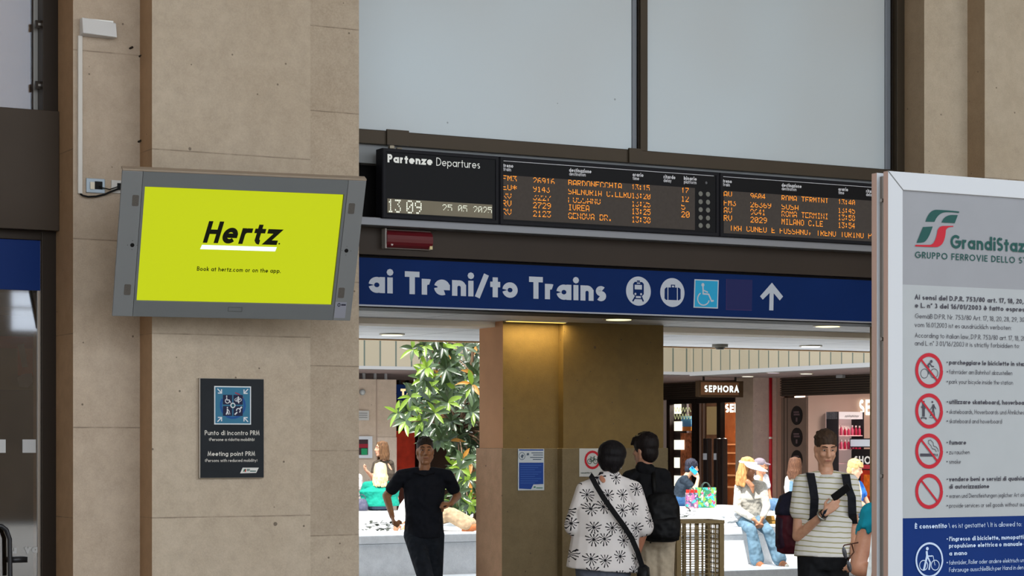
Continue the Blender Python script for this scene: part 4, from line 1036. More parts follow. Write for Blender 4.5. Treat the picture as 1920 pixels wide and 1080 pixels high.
T('È consentito', 1715, 991.4, 1775, 9, .21); T('\\ es ist gestattet \\ It is allowed to:', 1778.2, 990, 1915, 9, .1)
T("l'ingresso di biciclette, monopattini a", 1779, 1014.5, 1873.3, 8.2, .2, "l'ingresso di biciclette,"); T('propulsione elettrica o manuale condotti', 1779, 1027.4, 1915.8, 8.2, .2, 'propulsione elettrica o manuale'); T('a mano', 1779, 1041.6, 1812.8, 8.2, .2)
T('fahrräder, Roller oder andere elektrisch und', 1779, 1058.8, 1910, 8.2, .1, 'fahrräder, Roller oder andere elektrisch'); T('Fahrzeuge ausschließlich per Hand in den', 1779, 1072.6, 1918.8, 8.2, .1)
bullet(1014.5); bullet(1058.8)
K = 8.348; OR = (1690, 960)
def ring(m_, x, y, r_, th, n=.0006):
    u, v = ST_.px(x, y); q, f = arc(u, v, r_ - th / 2, r_ - th / 2, 0, 360, 9)
    for r in ribbon(q, th / 2, True): m_.poly(ST_, [tuple(a) for a in r], n)
def sk(pts, w_, closed=False): stroke(m_, ST_, pts, w_ / K, .0006, closed, OR, K)
def circ(x, y, r_): return [(x + r_ * .81 * math.cos(R(a)), y + r_ * math.sin(R(a))) for a in range(0, 360, 20)]
ring(m_, 1742, 1049.8, .0558, .0062)
shape(m_, ST_, circ(405, 573, 27), .0006, OR, K); sk([(395, 610), (400, 690), (350, 910)], 38); sk([(405, 690), (450, 790), (432, 905)], 28); sk([(400, 640), (412, 690), (480, 690)], 20); sk([(470, 680), (495, 690), (510, 770), (525, 835)], 11)
sk(circ(345, 835, 78), 13, True); sk(circ(525, 832, 78), 13, True)
m_.build('allowed_text', LBL, g3)
pro = []
for y in (694.8, 770.5, 845.7, 921.2):
    rg = MB(); ring(rg, 1741.8, y, .0558, .0118); pro.append(rg.build('prohibition_ring', REDP, g2))
m_ = MB(); K = 6.748; OR = (1690, 650)
sk(circ(290, 340, 58), 7, True); sk(circ(413, 338, 58), 7, True); shape(m_, ST_, circ(376, 187, 19), .0006, OR, K); sk([(358, 205), (328, 245), (352, 262)], 22); sk([(358, 210), (378, 245), (410, 255)], 14); sk([(330, 250), (350, 350)], 12)
shape(m_, ST_, circ(280, 697, 13), .0006, OR, K); sk([(278, 715), (278, 885)], 38); sk([(250, 760), (300, 780)], 20); sk([(250, 898), (312, 902)], 12); sk(circ(250, 905, 9), 7, True); sk(circ(310, 908, 9), 7, True)
shape(m_, ST_, circ(390, 700, 13), .0006, OR, K); sk([(405, 730), (400, 800)], 30); sk([(400, 800), (365, 880)], 14); sk([(405, 800), (420, 890)], 16); sk([(405, 735), (435, 790)], 12); sk([(400, 740), (362, 800)], 9); sk([(350, 893), (375, 900), (440, 905)], 6)
K = 6.352; OR = (1690, 800)
sk([(222, 337), (395, 338)], 34); sk([(405, 338), (412, 338)], 30); sk([(422, 338), (430, 338)], 30)
sk([(415, 300), (400, 270), (365, 262), (350, 225), (322, 200), (320, 165), (345, 158), (375, 190), (380, 230), (410, 240), (432, 265), (436, 298)], 7)
m_.build('symbols', INK, g2)
K = 6.748; OR = (1690, 650)
for c_, o_ in zip((302, 813, 1316, 1828), pro):
    rg = MB(); stroke(rg, ST_, [(253, c_ - 130), (452, c_ + 130)], 26 / K, .0022, False, OR, K); rg.build('bar', REDP, o_)
# ================================================================ PEOPLE
SKIN_M = {}
def skin(col):
    if col in SKIN_M: return SKIN_M[col]
    t = NT('skin'); f = t.noise(t.obj(), 25, 3)
    c = srgb(col); d = tuple(x * y for x, y in zip(c[:3], (.86, .78, .74))) + (1,)
    t.set(Base_Color=t.mix(t.ramp(f, .35, .7), c, d), Roughness=.5, Subsurface_Weight=.08, Subsurface_Radius=(.02, .008, .004)); SKIN_M[col] = t.m; return t.m
def cloth(col, name='cloth', rough=.85, var=.12, bump=.35, scale=14):
    key = ('cloth', col, var, scale)
    if key in MATS: return MATS[key]
    t = NT(name); o = t.obj(); f = t.noise(o, scale, 3); w_ = t.noise(o, 6, 2); c = srgb(col)
    d = tuple(x * (1 - var) for x in c[:3]) + (1,); b = tuple(min(1, x * (1 + var)) for x in c[:3]) + (1,)
    t.set(Base_Color=t.mix(t.ramp(f, .3, .7), d, b), Roughness=rough, Specular_IOR_Level=.2); t.bump(w_, bump * 1.8, .12); MATS[key] = t.m; return t.m
def hairm(col, hi=None):
    t = NT('hair'); o = t.obj(); mp_ = t.n('ShaderNodeMapping', {0: o}); mp_.inputs['Scale'].default_value = (90, 90, 12)
    f = t.noise(mp_, 1, 4); c = srgb(col)
    t.set(Base_Color=t.mix(t.ramp(f, .3, .7), c, srgb(hi) if hi else tuple(x * 1.7 for x in c[:3]) + (1,)), Roughness=.5, Specular_IOR_Level=.12); t.bump(f, .5, .01); return t.m
def striped():
    t = NT('striped jersey'); s_ = t.n('ShaderNodeSeparateXYZ', {0: t.obj()}); w_ = t.noise(t.obj(), 5, 2)
    z = t.math('ADD', s_.outputs[2], t.math('ADD', t.math('MULTIPLY', w_, .03), t.math('MULTIPLY', s_.outputs[0], .07)))
    f = t.math('FRACT', t.math('DIVIDE', z, .039)); l = t.math('LESS_THAN', f, .2)
    t.set(Base_Color=t.mix(l, srgb('#d3d0cb'), srgb('#9a9568')), Roughness=.85, Specular_IOR_Level=.2); t.bump(w_, .35, .05); return t.m
def floral():
    t = NT('floral print'); o = t.obj(); s_ = t.n('ShaderNodeSeparateXYZ', {0: o})
    wob = t.n('ShaderNodeTexNoise', {'Vector': o, 'Scale': 40.0}).outputs['Color']
    v2 = t.n('ShaderNodeCombineXYZ', {0: t.math('ADD', s_.outputs[0], t.math('MULTIPLY', s_.outputs[1], .5)), 1: s_.outputs[2], 2: 0.0})
    add = t.n('ShaderNodeVectorMath', {0: v2}, operation='ADD')
    sc_ = t.n('ShaderNodeVectorMath', {0: wob, 1: (.012, .012, 0)}, operation='MULTIPLY'); t.put(add.inputs[1], sc_)
    vo = t.n('ShaderNodeTexVoronoi', {'Vector': add, 'Scale': 8.0, 'Randomness': .5}, voronoi_dimensions='2D')
    m = t.n('ShaderNodeVectorMath', {0: add, 1: vo.outputs['Position']}, operation='SUBTRACT'); d = t.n('ShaderNodeSeparateXYZ', {0: m})
    r = vo.outputs['Distance']; r = t.math('DIVIDE', r, 8.0)
    a = t.math('ARCTAN2', d.outputs[1], d.outputs[0]); rnd = t.n('ShaderNodeSeparateColor', {0: vo.outputs['Color']}).outputs[0]
    pet = t.math('ABSOLUTE', t.math('SINE', t.math('ADD', t.math('MULTIPLY', a, 5.5), t.math('MULTIPLY', rnd, 9.0))))
    wd = t.math('MULTIPLY', pet, r)                                     # distance to the ray's middle line
    hw = t.math('ADD', .004, t.math('MULTIPLY', r, .42))
    ray_ = t.math('LESS_THAN', wd, hw)
    rim = t.math('LESS_THAN', r, t.math('ADD', .05, t.math('MULTIPLY', t.math('SINE', t.math('MULTIPLY', a, 3.0)), .007)))
    k = t.math('MAXIMUM', t.math('MULTIPLY', ray_, rim), t.math('LESS_THAN', r, .011))
    t.set(Base_Color=t.mix(k, srgb('#d9d3d1'), srgb('#15131a')), Roughness=.8, Specular_IOR_Level=.2); t.bump(t.noise(o, 5, 2), .3, .05); return t.m
LAT = Vector((1, 0, 0))
def hand(b, w_, d, nrm, side, curl=25, s=1.0, spread=1.0, fingers=None):
    """palm from wrist w_ along d; nrm = palm side; side = +1 when the thumb lies towards d x nrm"""
    d = Vector(d).normalized(); nrm = Vector(nrm); nrm = (nrm - d * nrm.dot(d)).normalized(); q = d.cross(nrm) * side
    w_ = Vector(w_)
    for i in range(4):
        o = q * (.027 - .018 * i) * s
        k = w_ + d * (.085 - .006 * abs(i - 1)) * s + o
        b.limb(w_ + o * .6 + d * .01, .014 * s, k, .0115 * s, k=8)
        p = k; L = (.038, .042, .04, .031)[i] * s; cu = (fingers[i] if fingers else curl); dd = (d + q * (.12 - .08 * i) * spread).normalized()
        ang = R(cu)
        for j in range(3):
            axis = dd.cross(nrm); dirn = (Matrix.Rotation(-ang * (.7, 1.0, .8)[j] if j else -ang * .7, 3, axis.normalized()) @ dd)
            if dirn.dot(nrm) < dd.dot(nrm) - 1e-6: dirn = Matrix.Rotation(ang * (.7, 1.0, .8)[j], 3, axis.normalized()) @ dd
            e = p + dirn * L * (1, .72, .58)[j]
            b.limb(p, (.0095, .0088, .008)[j] * s, e, (.0088, .008, .007)[j] * s, k=8)
            p = e; nrm2 = nrm - dirn * nrm.dot(dirn)
            dd = dirn
            nrm_ = nrm2
        # restore palm direction for the next finger
    t0 = w_ + d * .025 * s + q * .022 * s; t1 = t0 + (d * .6 + q * .75 + nrm * .35).normalized() * .038 * s; t2 = t1 + (d * .9 + q * .2 + nrm * .45).normalized() * .03 * s; t3 = t2 + (d * .9 + nrm * .4 - q * .1).normalized() * .022 * s
    b.limb(t0, .014 * s, t1, .011 * s, k=8); b.limb(t1, .0105 * s, t2, .0095 * s, k=8); b.limb(t2, .0092 * s, t3, .0078 * s, k=8)
def head(b, c, u, f, s=1.0):
    f = Vector(f).normalized(); u = Vector(u); u = (u - f * u.dot(f)).normalized(); l = f.cross(u)
    A = lambda x, y, z: Vector(c) + (l * x + f * y + u * z) * s
    b.ell(A(0, -.012, .03), .076 * s, .096 * s, .098 * s, l, f, u); b.ell(A(0, .022, -.045), .058 * s, .068 * s, .078 * s, l, f, u)
    b.limb(A(-.012, .068, -.1), .02 * s, A(.012, .068, -.1), .02 * s, 8)
    b.limb(A(0, .086, .025), .011 * s, A(0, .108, -.02), .0155 * s, 8); b.limb(A(-.012, .094, -.024), .011 * s, A(.012, .094, -.024), .011 * s, 8)
    for k in (-1, 1):
        b.limb(A(.012 * k, .084, .038), .012 * s, A(.044 * k, .068, .036), .012 * s, 8)
        b.ell(A(.034 * k, .062, -.02), .026 * s, .024 * s, .026 * s, l, f, u, 10, 6)
        b.ell(A(.076 * k, -.008, -.002), .011 * s, .021 * s, .033 * s, l, f, u, 10, 6)
        b.limb(A(.03 * k, .03, -.095), .022 * s, A(.062 * k, .0, -.05), .02 * s, 8)
    b.limb(A(-.02, .086, -.054), .0095 * s, A(.02, .086, -.054), .0095 * s, 8); b.limb(A(-.016, .084, -.068), .0105 * s, A(.016, .084, -.068), .0105 * s, 8)
    return A, l, f, u
class Human:
    def __init__(s, name, label, px0, scale, J, face=(0, -1), sk='#c89878', hd_f=None, hd_u=(0, 0, 1), hs=1.0, fat=1.0, detail=.0075, lat=None, group=None, floor=0.0):
        s.s = scale; s.px0 = px0; z0 = FPX / scale
        F = Vector((SA, CA, 0)); Rr = Vector((CA, -SA, 0))
        loc = F * z0 + Rr * ((px0 - 960) / scale); loc.z = floor
        s.root = thing('person', label, 'person', loc, -TH, group); s.fl = floor
        s.J = {k: s.pt(*v) for k, v in J.items()}
        s.f = Vector((face[0], face[1], 0)).normalized(); s.sk = skin(sk); s.fat = fat; s.det = detail
        s.hf = Vector(hd_f) if hd_f else s.f; s.hu = Vector(hd_u); s.hs = hs
        j = s.J; s.lat = Vector(lat) if lat else (j['shR'] - j['shL']).normalized()
        s.mh = (j['hpL'] + j['hpR']) / 2; s.msh = (j['shL'] + j['shR']) / 2
        s.hand_args = {}
    def pt(s, px, py, d=0.0):
        z = (HOR - py) / s.s + EYE - s.fl
        return Vector(((px - s.px0) / s.s, d, z))
    def body(s, legs=True, toes=None, arms='LR', torso=(.15, .1)):
        b = MB(); j = s.J; q = s.fat
        s.A, s.hl, s.hff, s.huu = head(b, j['head'], s.hu, s.hf, s.hs)
        nb = j['neck']; b.limb(j['head'] - s.huu * .07 * s.hs - s.hff * .02, .05 * s.hs, nb, .056 * s.hs)
        ch = s.mh.lerp(s.msh, .72)
        b.loft([s.mh - (s.msh - s.mh) * .12, s.mh, s.mh.lerp(s.msh, .4), ch, s.mh.lerp(s.msh, .95), nb], s.lat,
               [(.13 * q, .085 * q), (.16 * q, .105 * q), (.135 * q, .09 * q), (.165 * q, .105 * q), (.14, .07), (.05, .05)])
        for k in 'LR':
            if k in arms:
                b.limb(j['sh' + k], .052, j['el' + k], .040); b.limb(j['el' + k], .041, j['wr' + k], .026)
                ha = s.hand_args.get(k)
                d = (j['wr' + k] - j['el' + k]).normalized()
                if ha is None: ha = dict(d=d, nrm=s.lat * (1 if k == 'L' else -1), side=1, curl=28)
                ha.setdefault('d', d); hand(b, j['wr' + k], s=s.hs, **ha)
            if legs:
                b.limb(j['hp' + k], .085 * q, j['kn' + k], .056); b.limb(j['kn' + k], .055, j['an' + k], .036)
                t = (toes or {}).get(k, s.f); t = Vector(t)
                b.limb(j['an' + k] - Vector((0, 0, .03)), .035, j['an' + k] + t * .15 - Vector((0, 0, .05)), .026)
        s.bo = b.build('body', s.sk, s.root, local=True, remesh=s.det, iters=3)
    def eyes(s):
        for k in (-1, 1):
            e = MB().ell(s.A(.031 * k, .0755, .016), .0115 * s.hs, .0115 * s.hs, .005 * s.hs, s.hl, s.hff, s.huu, 10, 7)
            eo = e.build('eye', mat('#b9aea6', .3), s.root, local=True, smooth=True)
            MB().ell(s.A(.031 * k, .0835, .016), .006 * s.hs, .005 * s.hs, .0052 * s.hs, s.hl, s.hff, s.huu, 8, 5).build('iris', mat('#2a1c14', .3), eo, local=True, smooth=True)
            MB().chain([s.A(.014 * k, .094, .042), s.A(.032 * k, .09, .047), s.A(.048 * k, .078, .042)], [.0035, .004, .003]).build('eyebrow', mat('#33241a', .8), s.root, local=True, smooth=True)
        MB().chain([s.A(-.022, .092, -.06), s.A(0, .097, -.059), s.A(.022, .092, -.06)], [.003, .006, .003]).build('lips', mat('#9a5f50', .5), s.root, local=True, smooth=True)
    def surf_y(s, o, x, z):
        from mathutils.bvhtree import BVHTree
        t = BVHTree.FromPolygons([v.co for v in o.data.vertices], [tuple(p.vertices) for p in o.data.polygons]); h_ = t.ray_cast(Vector((x, -2, z)), Vector((0, 1, 0)))
        return h_[0].y if h_[0] else 0.0
    def shirt(s, m, sleeve=.55, hem=.12, ease=.02, name='shirt', wide=1.0, cuff=.063, hemw=None, collar=True, belly=0.0, shs=.068, high=-.02):
        b = MB(); j = s.J; q = s.fat; e = ease; sp = s.msh - s.mh
        bot = s.mh - sp.normalized() * hem; hw = hemw or 1.0; S_ = (j['shR'] - j['shL']).length / 2
        b.loft([bot, bot.lerp(s.mh, .6), s.mh.lerp(s.msh, .35), s.mh.lerp(s.msh, .7), s.mh.lerp(s.msh, .93), j['neck'] + sp.normalized() * high], s.lat,
               [((.165 * q + e) * wide * hw, (.115 * q + e) * hw), ((.165 * q + e) * wide * (hw + 1) / 2, .115 * q + e + belly), ((.15 * q + e) * wide, .1 * q + e + belly), ((.168 * q + e) * wide, .108 * q + e), (S_ * .95, .085 + e * .5), (.06 if high < 0 else .072, .06 if high < 0 else .07)])
        for k in 'LR':
            a, c, d = j['sh' + k], j['el' + k], j['wr' + k]
            b.limb(j['neck'].lerp(a, .35) - Vector((0, 0, .012)), .05, a, shs)
            if sleeve <= 1: b.limb(a, shs, a.lerp(c, sleeve), cuff)
            else: b.limb(a, shs, c, cuff); b.limb(c, cuff, c.lerp(d, sleeve - 1), cuff * .8)
        o = b.build(name, m, s.root, local=True, remesh=.0095, iters=3); s.sh = o; return o
    def trousers(s, m, frac=1.0, ease=.022, name='trousers', cuff=.07, knee=.078, top=.1):
        b = MB(); j = s.J; q = s.fat; sp = (s.msh - s.mh).normalized()
        b.loft([s.mh - sp * .1, s.mh, s.mh + sp * top], s.lat, [(.12 * q + ease, .09 * q + ease), (.158 * q + ease, .108 * q + ease), (.14 * q + ease, .095 * q + ease)])
        for k in 'LR':
            b.limb(j['hp' + k], .088 * q + ease * .7, j['kn' + k], knee); e = j['kn' + k].lerp(j['an' + k], frac); b.limb(j['kn' + k], knee, e, cuff)
        return b.build(name, m, s.root, local=True, remesh=.011, iters=3)
    def shoes(s, m, toes=None, name='shoe', sole=None):
        for k in 'LR':
            a = s.J['an' + k]; t = Vector((toes or {}).get(k, s.f)).normalized(); dn = Vector((0, 0, -1))
            if (toes or {}).get('dn' + k): dn = Vector(toes['dn' + k]).normalized()
            b = MB(); b.limb(a + dn * .035 - t * .035, .043, a + dn * .045 + t * .09, .043); b.limb(a + dn * .045 + t * .09, .043, a + dn * .055 + t * .155, .034); b.limb(a, .045, a + dn * .03, .046)
            o = b.build(name, m, s.root, local=True, remesh=.009, iters=2)
            if sole: MB().chain([a + dn * .078 - t * .06, a + dn * .078 + t * .08, a + dn * .078 + t * .17], [.032, .036, .03]).build('sole', sole, o, local=True, smooth=True)
    def hair_short(s, m, vol=1.0, front=.0, back=-.02, fringe=0, seed=1):
        b = MB(); r = random.Random(seed); A = s.A; k = s.hs
        b.ell(A(0, -.02, .052), .084 * vol * k, .1 * vol * k, .094 * vol * k, s.hl, s.hff, s.huu)
        b.ell(A(0, -.048, .0 + back), .074 * vol * k, .064 * vol * k, .08 * vol * k, s.hl, s.hff, s.huu)
        for i in range(60):
            a = r.uniform(0, 6.283); z = r.uniform(.3, 1.0); rr = math.sqrt(max(0, 1 - z * z)); y = math.sin(a) * rr
            if y > .55 and z < .62: continue
            p = A(.078 * vol * rr * math.cos(a), -.02 + .094 * vol * y, .05 + .088 * vol * z); d = (s.hff * r.uniform(-.2, .5) + s.hl * r.uniform(-.5, .5) + s.huu * r.uniform(-.1, .3)) * .03
            b.limb(p, .014 * k, p + d, .009 * k, 6)
        for i in range(fringe):
            x = -.055 + .11 * i / max(1, fringe - 1); b.limb(A(x, .06, .1), .02 * k, A(x * 1.1, .088, .062 - .01 * r.random()), .011 * k, 6)
        return b.build('hair', m, s.root, local=True, remesh=.007, iters=3)
    def hair_long(s, m, length=.3, seed=2, vol=1.0, side=0.0, face_gap=.5, n=44, wav=.012):
        b = MB(); r = random.Random(seed); A = s.A; k = s.hs
        b.ell(A(0, -.02, .045), .086 * vol * k, .1 * vol * k, .092 * vol * k, s.hl, s.hff, s.huu)
        for i in range(n):
            a = -math.pi / 2 + (i / (n - 1) - .5) * 2 * (math.pi - face_gap * 1.6)
            x, y = math.cos(a) * .08 * vol, math.sin(a) * .09 * vol - .015
            p = [A(x * .8, y * .8, .1), A(x, y, .04), A(x * 1.08, y * 1.08 - .005, -.05)]
            L = length * r.uniform(.8, 1.05); st = 5
            for q in range(1, st): p.append(A(x * (1.1 + .1 * q / st) + r.uniform(-wav, wav) + side * q / st, y * 1.08 - .012 + r.uniform(-wav, wav), -.05 - L * q / st))
            b.chain(p, [.02 * k, .02 * k, .018 * k] + [.017 * k, .016 * k, .013 * k, .009 * k])
        return b.build('hair', m, s.root, local=True, remesh=.009, iters=1)
    def W(s, v): return wm(s.root) @ Vector(v)                           # local to world
    def part(s, mb, name, m, smooth=True, parent=None, **k): return mb.build(name, m, parent or s.root, smooth=smooth, local=True, **k)

# ---- man in navy T-shirt, hurrying towards us
JA = dict(head=(797, 847), neck=(796, 877), shL=(753, 893), shR=(838, 893), elL=(724, 930, .06), elR=(857, 930, .1), wrL=(736, 968, -.06), wrR=(846, 944, -.12),
          hpL=(776, 1002), hpR=(814, 1002), knL=(801, 1082, -.28), knR=(815, 1085, .0), anL=(812, 1146, -.2), anR=(812, 1128, .34))
h = Human('man', 'man in a navy T-shirt and dark jeans hurrying forward, left of the pillar', 797, 200, JA, (.12, -1), '#a8744e')
h.hand_args = dict(L=dict(nrm=(1, .2, 0), side=-1, curl=88), R=dict(d=(-.9, -.4, .05), nrm=(-.1, .3, -1), side=1, curl=88))
h.body(toes={'L': (.15, -1, .1), 'R': (0, -.6, -.8)}); h.eyes()
h.shirt(cloth('#16181f'), .62, .03, .022, 't_shirt', 1.02, .064)
h.trousers(cloth('#1c2027', 'denim', var=.25), .97, .018, 'jeans', .062, .078)
h.shoes(mat('#1a1a1c', .5), {'L': (.15, -1, .1), 'R': (0, -.6, -.8), 'dnR': (0, .8, -.6)}, sole=mat('#c9c9c6', .6))
h.hair_short(hairm('#2a211b'), .97, fringe=0, seed=3)
MB_ = MB(); MB_.chain([h.pt(779, 886, -.075), h.pt(797, 892, -.105), h.pt(815, 886, -.075)], [.006, .007, .006]); h.part(MB_, 'neckband', cloth('#101217'))

# ---- woman in floral blouse, from behind
JB = dict(head=(1147, 858), neck=(1143, 889, .01), shL=(1096, 919), shR=(1188, 918), elL=(1076, 990, -.02), elR=(1207, 992, -.02), wrL=(1082, 1040, .16), wrR=(1192, 1052, .1),
          hpL=(1108, 1058), hpR=(1154, 1058), knL=(1108, 1158, .02), knR=(1154, 1158, .02), anL=(1106, 1212, .0), anR=(1156, 1212, .0))
h = B_ = Human('woman', 'woman with cropped black hair in a black and white floral blouse, seen from behind', 1143, 245, JB, (-.1, 1), '#b97f63', hd_f=(.15, 1, -.12), hd_u=(.14, .1, 1), fat=1.3, lat=(1, 0, 0))
h.hand_args = dict(L=dict(nrm=(1, 0, 0), side=1, curl=40), R=dict(nrm=(-1, 0, 0), side=-1, curl=40))
h.body(toes={'L': (-.1, 1, 0), 'R': (.1, 1, 0)})
h.shirt(floral(), .93, .045, .035, 'blouse', 1.13, .084, hemw=1.0, shs=.07, high=.022)
h.trousers(cloth('#565a66', 'trousers'), .98, .02, knee=.085)
h.shoes(mat('#3a3432', .6))
b = MB(); A = h.A; r = random.Random(5)
b.ell(A(0, -.018, .035), .113, .112, .1, h.hl, h.hff, h.huu); b.ell(A(0, -.04, -.02), .108, .08, .085, h.hl, h.hff, h.huu); b.ell(A(.03, -.045, -.075), .05, .05, .05, h.hl, h.hff, h.huu); b.ell(A(-.03, -.045, -.065), .05, .05, .05, h.hl, h.hff, h.huu)
h.part(b, 'hair', hairm('#0d0b0c', '#1c191b'), remesh=.008, iters=2)
kp = h.pt(1129, 898, 0); kp.y = h.surf_y(h.sh, kp.x, kp.z); ka = h.surf_y(h.sh, kp.x - .01, kp.z + .018); kb = h.surf_y(h.sh, kp.x + .01, kp.z - .018); kz = Vector((-.02, ka - kb, .036)).normalized(); kx = Vector((.87, 0, .48)); kx = (kx - kz * kx.dot(kz)).normalized(); o_ = MB().ell(kp, .02, .005, .034, kx, kz.cross(kx), kz); h.part(o_, 'keyhole_skin', skin('#b97f63'))
for k in (-1, 1):
    q = [h.A(.083 * k, -.006, -.062) + (h.hff * math.cos(a) + h.huu * math.sin(a)) * .016 for a in [6.283 * i / 12 for i in range(13)]]
    h.part(MB().tube(q, .003, 6), 'hoop_earring', mat('#c9c9c9', .25, .9))
# crossbody bag
cb = thing('crossbody_bag', 'black shoulder bag on a wide black strap, worn across the floral blouse', 'bag', h.W(h.pt(1205, 1110, -.02)))
def Wp(h_, *a): return h_.W(h_.pt(*a))
pts = [(1112, 890, -.03), (1108, 893, -.09), (1116, 909, -.155), (1130, 933, -.19), (1148, 958, -.2), (1167, 984, -.185), (1182, 1007, -.165), (1193, 1032, -.135), (1203, 1062, -.1)]
m_ = MB(); P = [Wp(h, *p) for p in pts]
Rw = Vector((CA, -SA, 0)); Fw = Vector((SA, CA, 0)); vs_ = []
for i, p in enumerate(P):
    d = (P[min(i + 1, len(P) - 1)] - P[max(i - 1, 0)]).normalized(); q = d.cross(Fw).normalized() * .02
    for a, b_ in ((q, 0), (q, -.006), (-q, -.006), (-q, 0)): vs_.append(p + a + Fw * b_)
fs = [tuple(range(4))[::-1], tuple(range(len(vs_) - 4, len(vs_)))]
for i in range(len(P) - 1):
    for j in range(4): fs.append((4 * i + j, 4 * i + (j + 1) % 4, 4 * i + 4 + (j + 1) % 4, 4 * i + 4 + j))
m_.add(vs_, fs); m_.build('strap', cloth('#121214', 'webbing'), cb)
m_ = MB(); c = Wp(h, 1206, 1088, -.03); m_.loft([c + Vector((0, 0, z)) for z in (-.13, -.12, 0, .1, .12)], Rw, [(.03, .09), (.05, .12), (.055, .125), (.045, .11), (.02, .08)], 20)
m_.build('pouch', cloth('#151517', 'leather', .5), cb, smooth=True)

# ---- young man in black, from behind, with backpack
JC = dict(head=(1209, 845), neck=(1209, 877), shL=(1180, 897), shR=(1243, 893), elL=(1172, 960, -.02), elR=(1256, 955, .0), wrL=(1180, 1000, .16), wrR=(1252, 1000, .14),
          hpL=(1217, 1003), hpR=(1243, 1003), knL=(1217, 1105), knR=(1243, 1105), anL=(1216, 1192), anR=(1245, 1192))
h = Human('young_man', 'dark haired young man in a black jacket and cream trousers beside the floral blouse woman', 1215, 230, JC, (-.2, 1), '#b98a70', hd_f=(-.75, .65, -.05), hs=1.0, lat=(1, 0, 0))
h.hand_args = dict(L=dict(nrm=(1, 0, 0), side=1, curl=40), R=dict(nrm=(-1, 0, 0), side=-1, curl=40))
h.body(toes={'L': (-.3, 1, 0), 'R': (.1, 1, 0)})
h.shirt(cloth('#0d0d10', 'jacket'), 1.92, .0, .034, 'jacket', 1.0, .06)
h.trousers(cloth('#b3a48e', 'chinos'), .97, .024, cuff=.085, knee=.088)
h.shoes(mat('#2a2826', .6))
h.hair_short(hairm('#0f0c0c', '#221b1a'), 1.12, back=-.015, fringe=7, seed=8)
b = MB(); b.limb(h.pt(1204, 877, -.02), .058, h.pt(1214, 882, -.02), .066); h.part(b, 'collar', cloth('#0d0d10', 'jacket'))
def backpack(h, cpx, cpy, d, w_, hh, dp, col, label, logo=False, name='backpack', accent=None):
    c = h.W(h.pt(cpx, cpy, d)); t = thing(name, label, 'backpack', c - Vector((0, 0, hh / 2)))
    m_ = MB(); m_.loft([c + Vector((0, 0, hh * z)) for z in (-.5, -.46, -.2, .2, .44, .5)], Rw, [(w_ * .32, dp * .3), (w_ * .46, dp * .46), (w_ * .5, dp * .5), (w_ * .48, dp * .46), (w_ * .36, dp * .34), (w_ * .18, dp * .18)], 24)
    m_.build('pack', col, t, smooth=True)
    return t, c
t, c = backpack(h, 1238, 968, -.2, .3, .4, .2, cloth('#0b0b0d', 'nylon', .6), 'black backpack with a small pale arc logo on the young man in black')
m_ = MB(); m_.loft([c + Vector((0, 0, z)) + Rw * .02 - Fw * .07 for z in (-.17, -.15, -.03, .0)], Rw, [(.08, .03), (.12, .045), (.12, .04), (.1, .02)], 20); pk = m_.build('front_pocket', cloth('#0e0e11', 'nylon', .6), t, smooth=True)
m_ = MB(); q = [Wp(h, 1253 + 9 * math.cos(R(a)), 952 - 6 * math.sin(R(a)), -.265 + .09 * abs(math.cos(R(a * .5)))) for a in range(20, 165, 18)]; m_.tube(q, .004, 6)
for i in range(6): p = Wp(h, 1247 + 2.4 * i, 952, -.245 + .008 * i); m_.box(p.x - .004, p.x + .004, p.y - .002, p.y + .002, p.z - .005, p.z + .005)
m_.build('logo', mat('#a9adb0', .6), t)
m_ = MB(); m_.tube([Wp(h, 1252, 985, -.25), Wp(h, 1262, 975, -.2), Wp(h, 1268, 966, -.12)], .012, 8); m_.build('side_strap', BLACK, t, smooth=True)
m_ = MB(); m_.tube([Wp(h, 1226, 935, -.13), Wp(h, 1224, 905, -.125), Wp(h, 1224, 886, -.05)], .018, 8); m_.tube([Wp(h, 1222, 1003, -.2), Wp(h, 1217, 1016, -.16)], .008, 6); m_.build('shoulder_strap', BLACK, t, smooth=True)

# ---- man in striped T-shirt looking at his phone
JD = dict(head=(1548, 842), neck=(1549, 884, .0), shL=(1505, 906), shR=(1593, 905), elL=(1494, 1005, -.04), elR=(1603, 990, .05), wrL=(1537, 960, -.25), wrR=(1596, 1045, -.12),
          hpL=(1523, 1042), hpR=(1564, 1044), knL=(1520, 1165, -.03), knR=(1568, 1165), anL=(1518, 1228), anR=(1570, 1228))
h = Dm = Human('man', 'man in a cream T-shirt with olive stripes reading his phone, by the totem', 1546, 255, JD, (.06, -1), '#c49478', hd_f=(.12, -1, -.32), fat=1.05)
h.hand_args = dict(L=dict(d=(.75, -.1, .66), nrm=(.3, .85, .25), side=1, fingers=[20, 24, 30, 36]), R=dict(nrm=(-1, 0, .1), side=1, curl=70))
h.body(); h.eyes()
h.shirt(striped(), .52, .0, .03, 't_shirt', 1.06, .078, hemw=1.02, shs=.07)
b = MB(); b.ell(h.pt(1549, 893, -.005), .072, .07, .02); h.part(b, 'neckband', cloth('#cfccc6'))
h.trousers(cloth('#121316', 'trousers'), .97, .03, knee=.09, top=.05)
h.shoes(mat('#26262a', .6), sole=mat('#c8c8c4', .6))
h.hair_short(hairm('#2c2019', '#4a382b'), 1.0, fringe=0, seed=12)
wc = h.pt(1534, 964, -.235); d = (h.J['wrL'] - h.J['elL']).normalized(); x_ = d.cross(Vector((0, -1, 0))).normalized(); y_ = d.cross(x_)
wp = h.J['wrL'] - d * .035
q = [wp + (x_ * math.cos(a) + y_ * math.sin(a)) * .034 for a in [6.283 * i / 16 for i in range(17)]]
ws = h.part(MB().tube(q, .009, 8), 'wristwatch', mat('#9a968e', .3, .8))
nf = Vector((.25, -1, .1)).normalized(); cc = wp + nf * .036
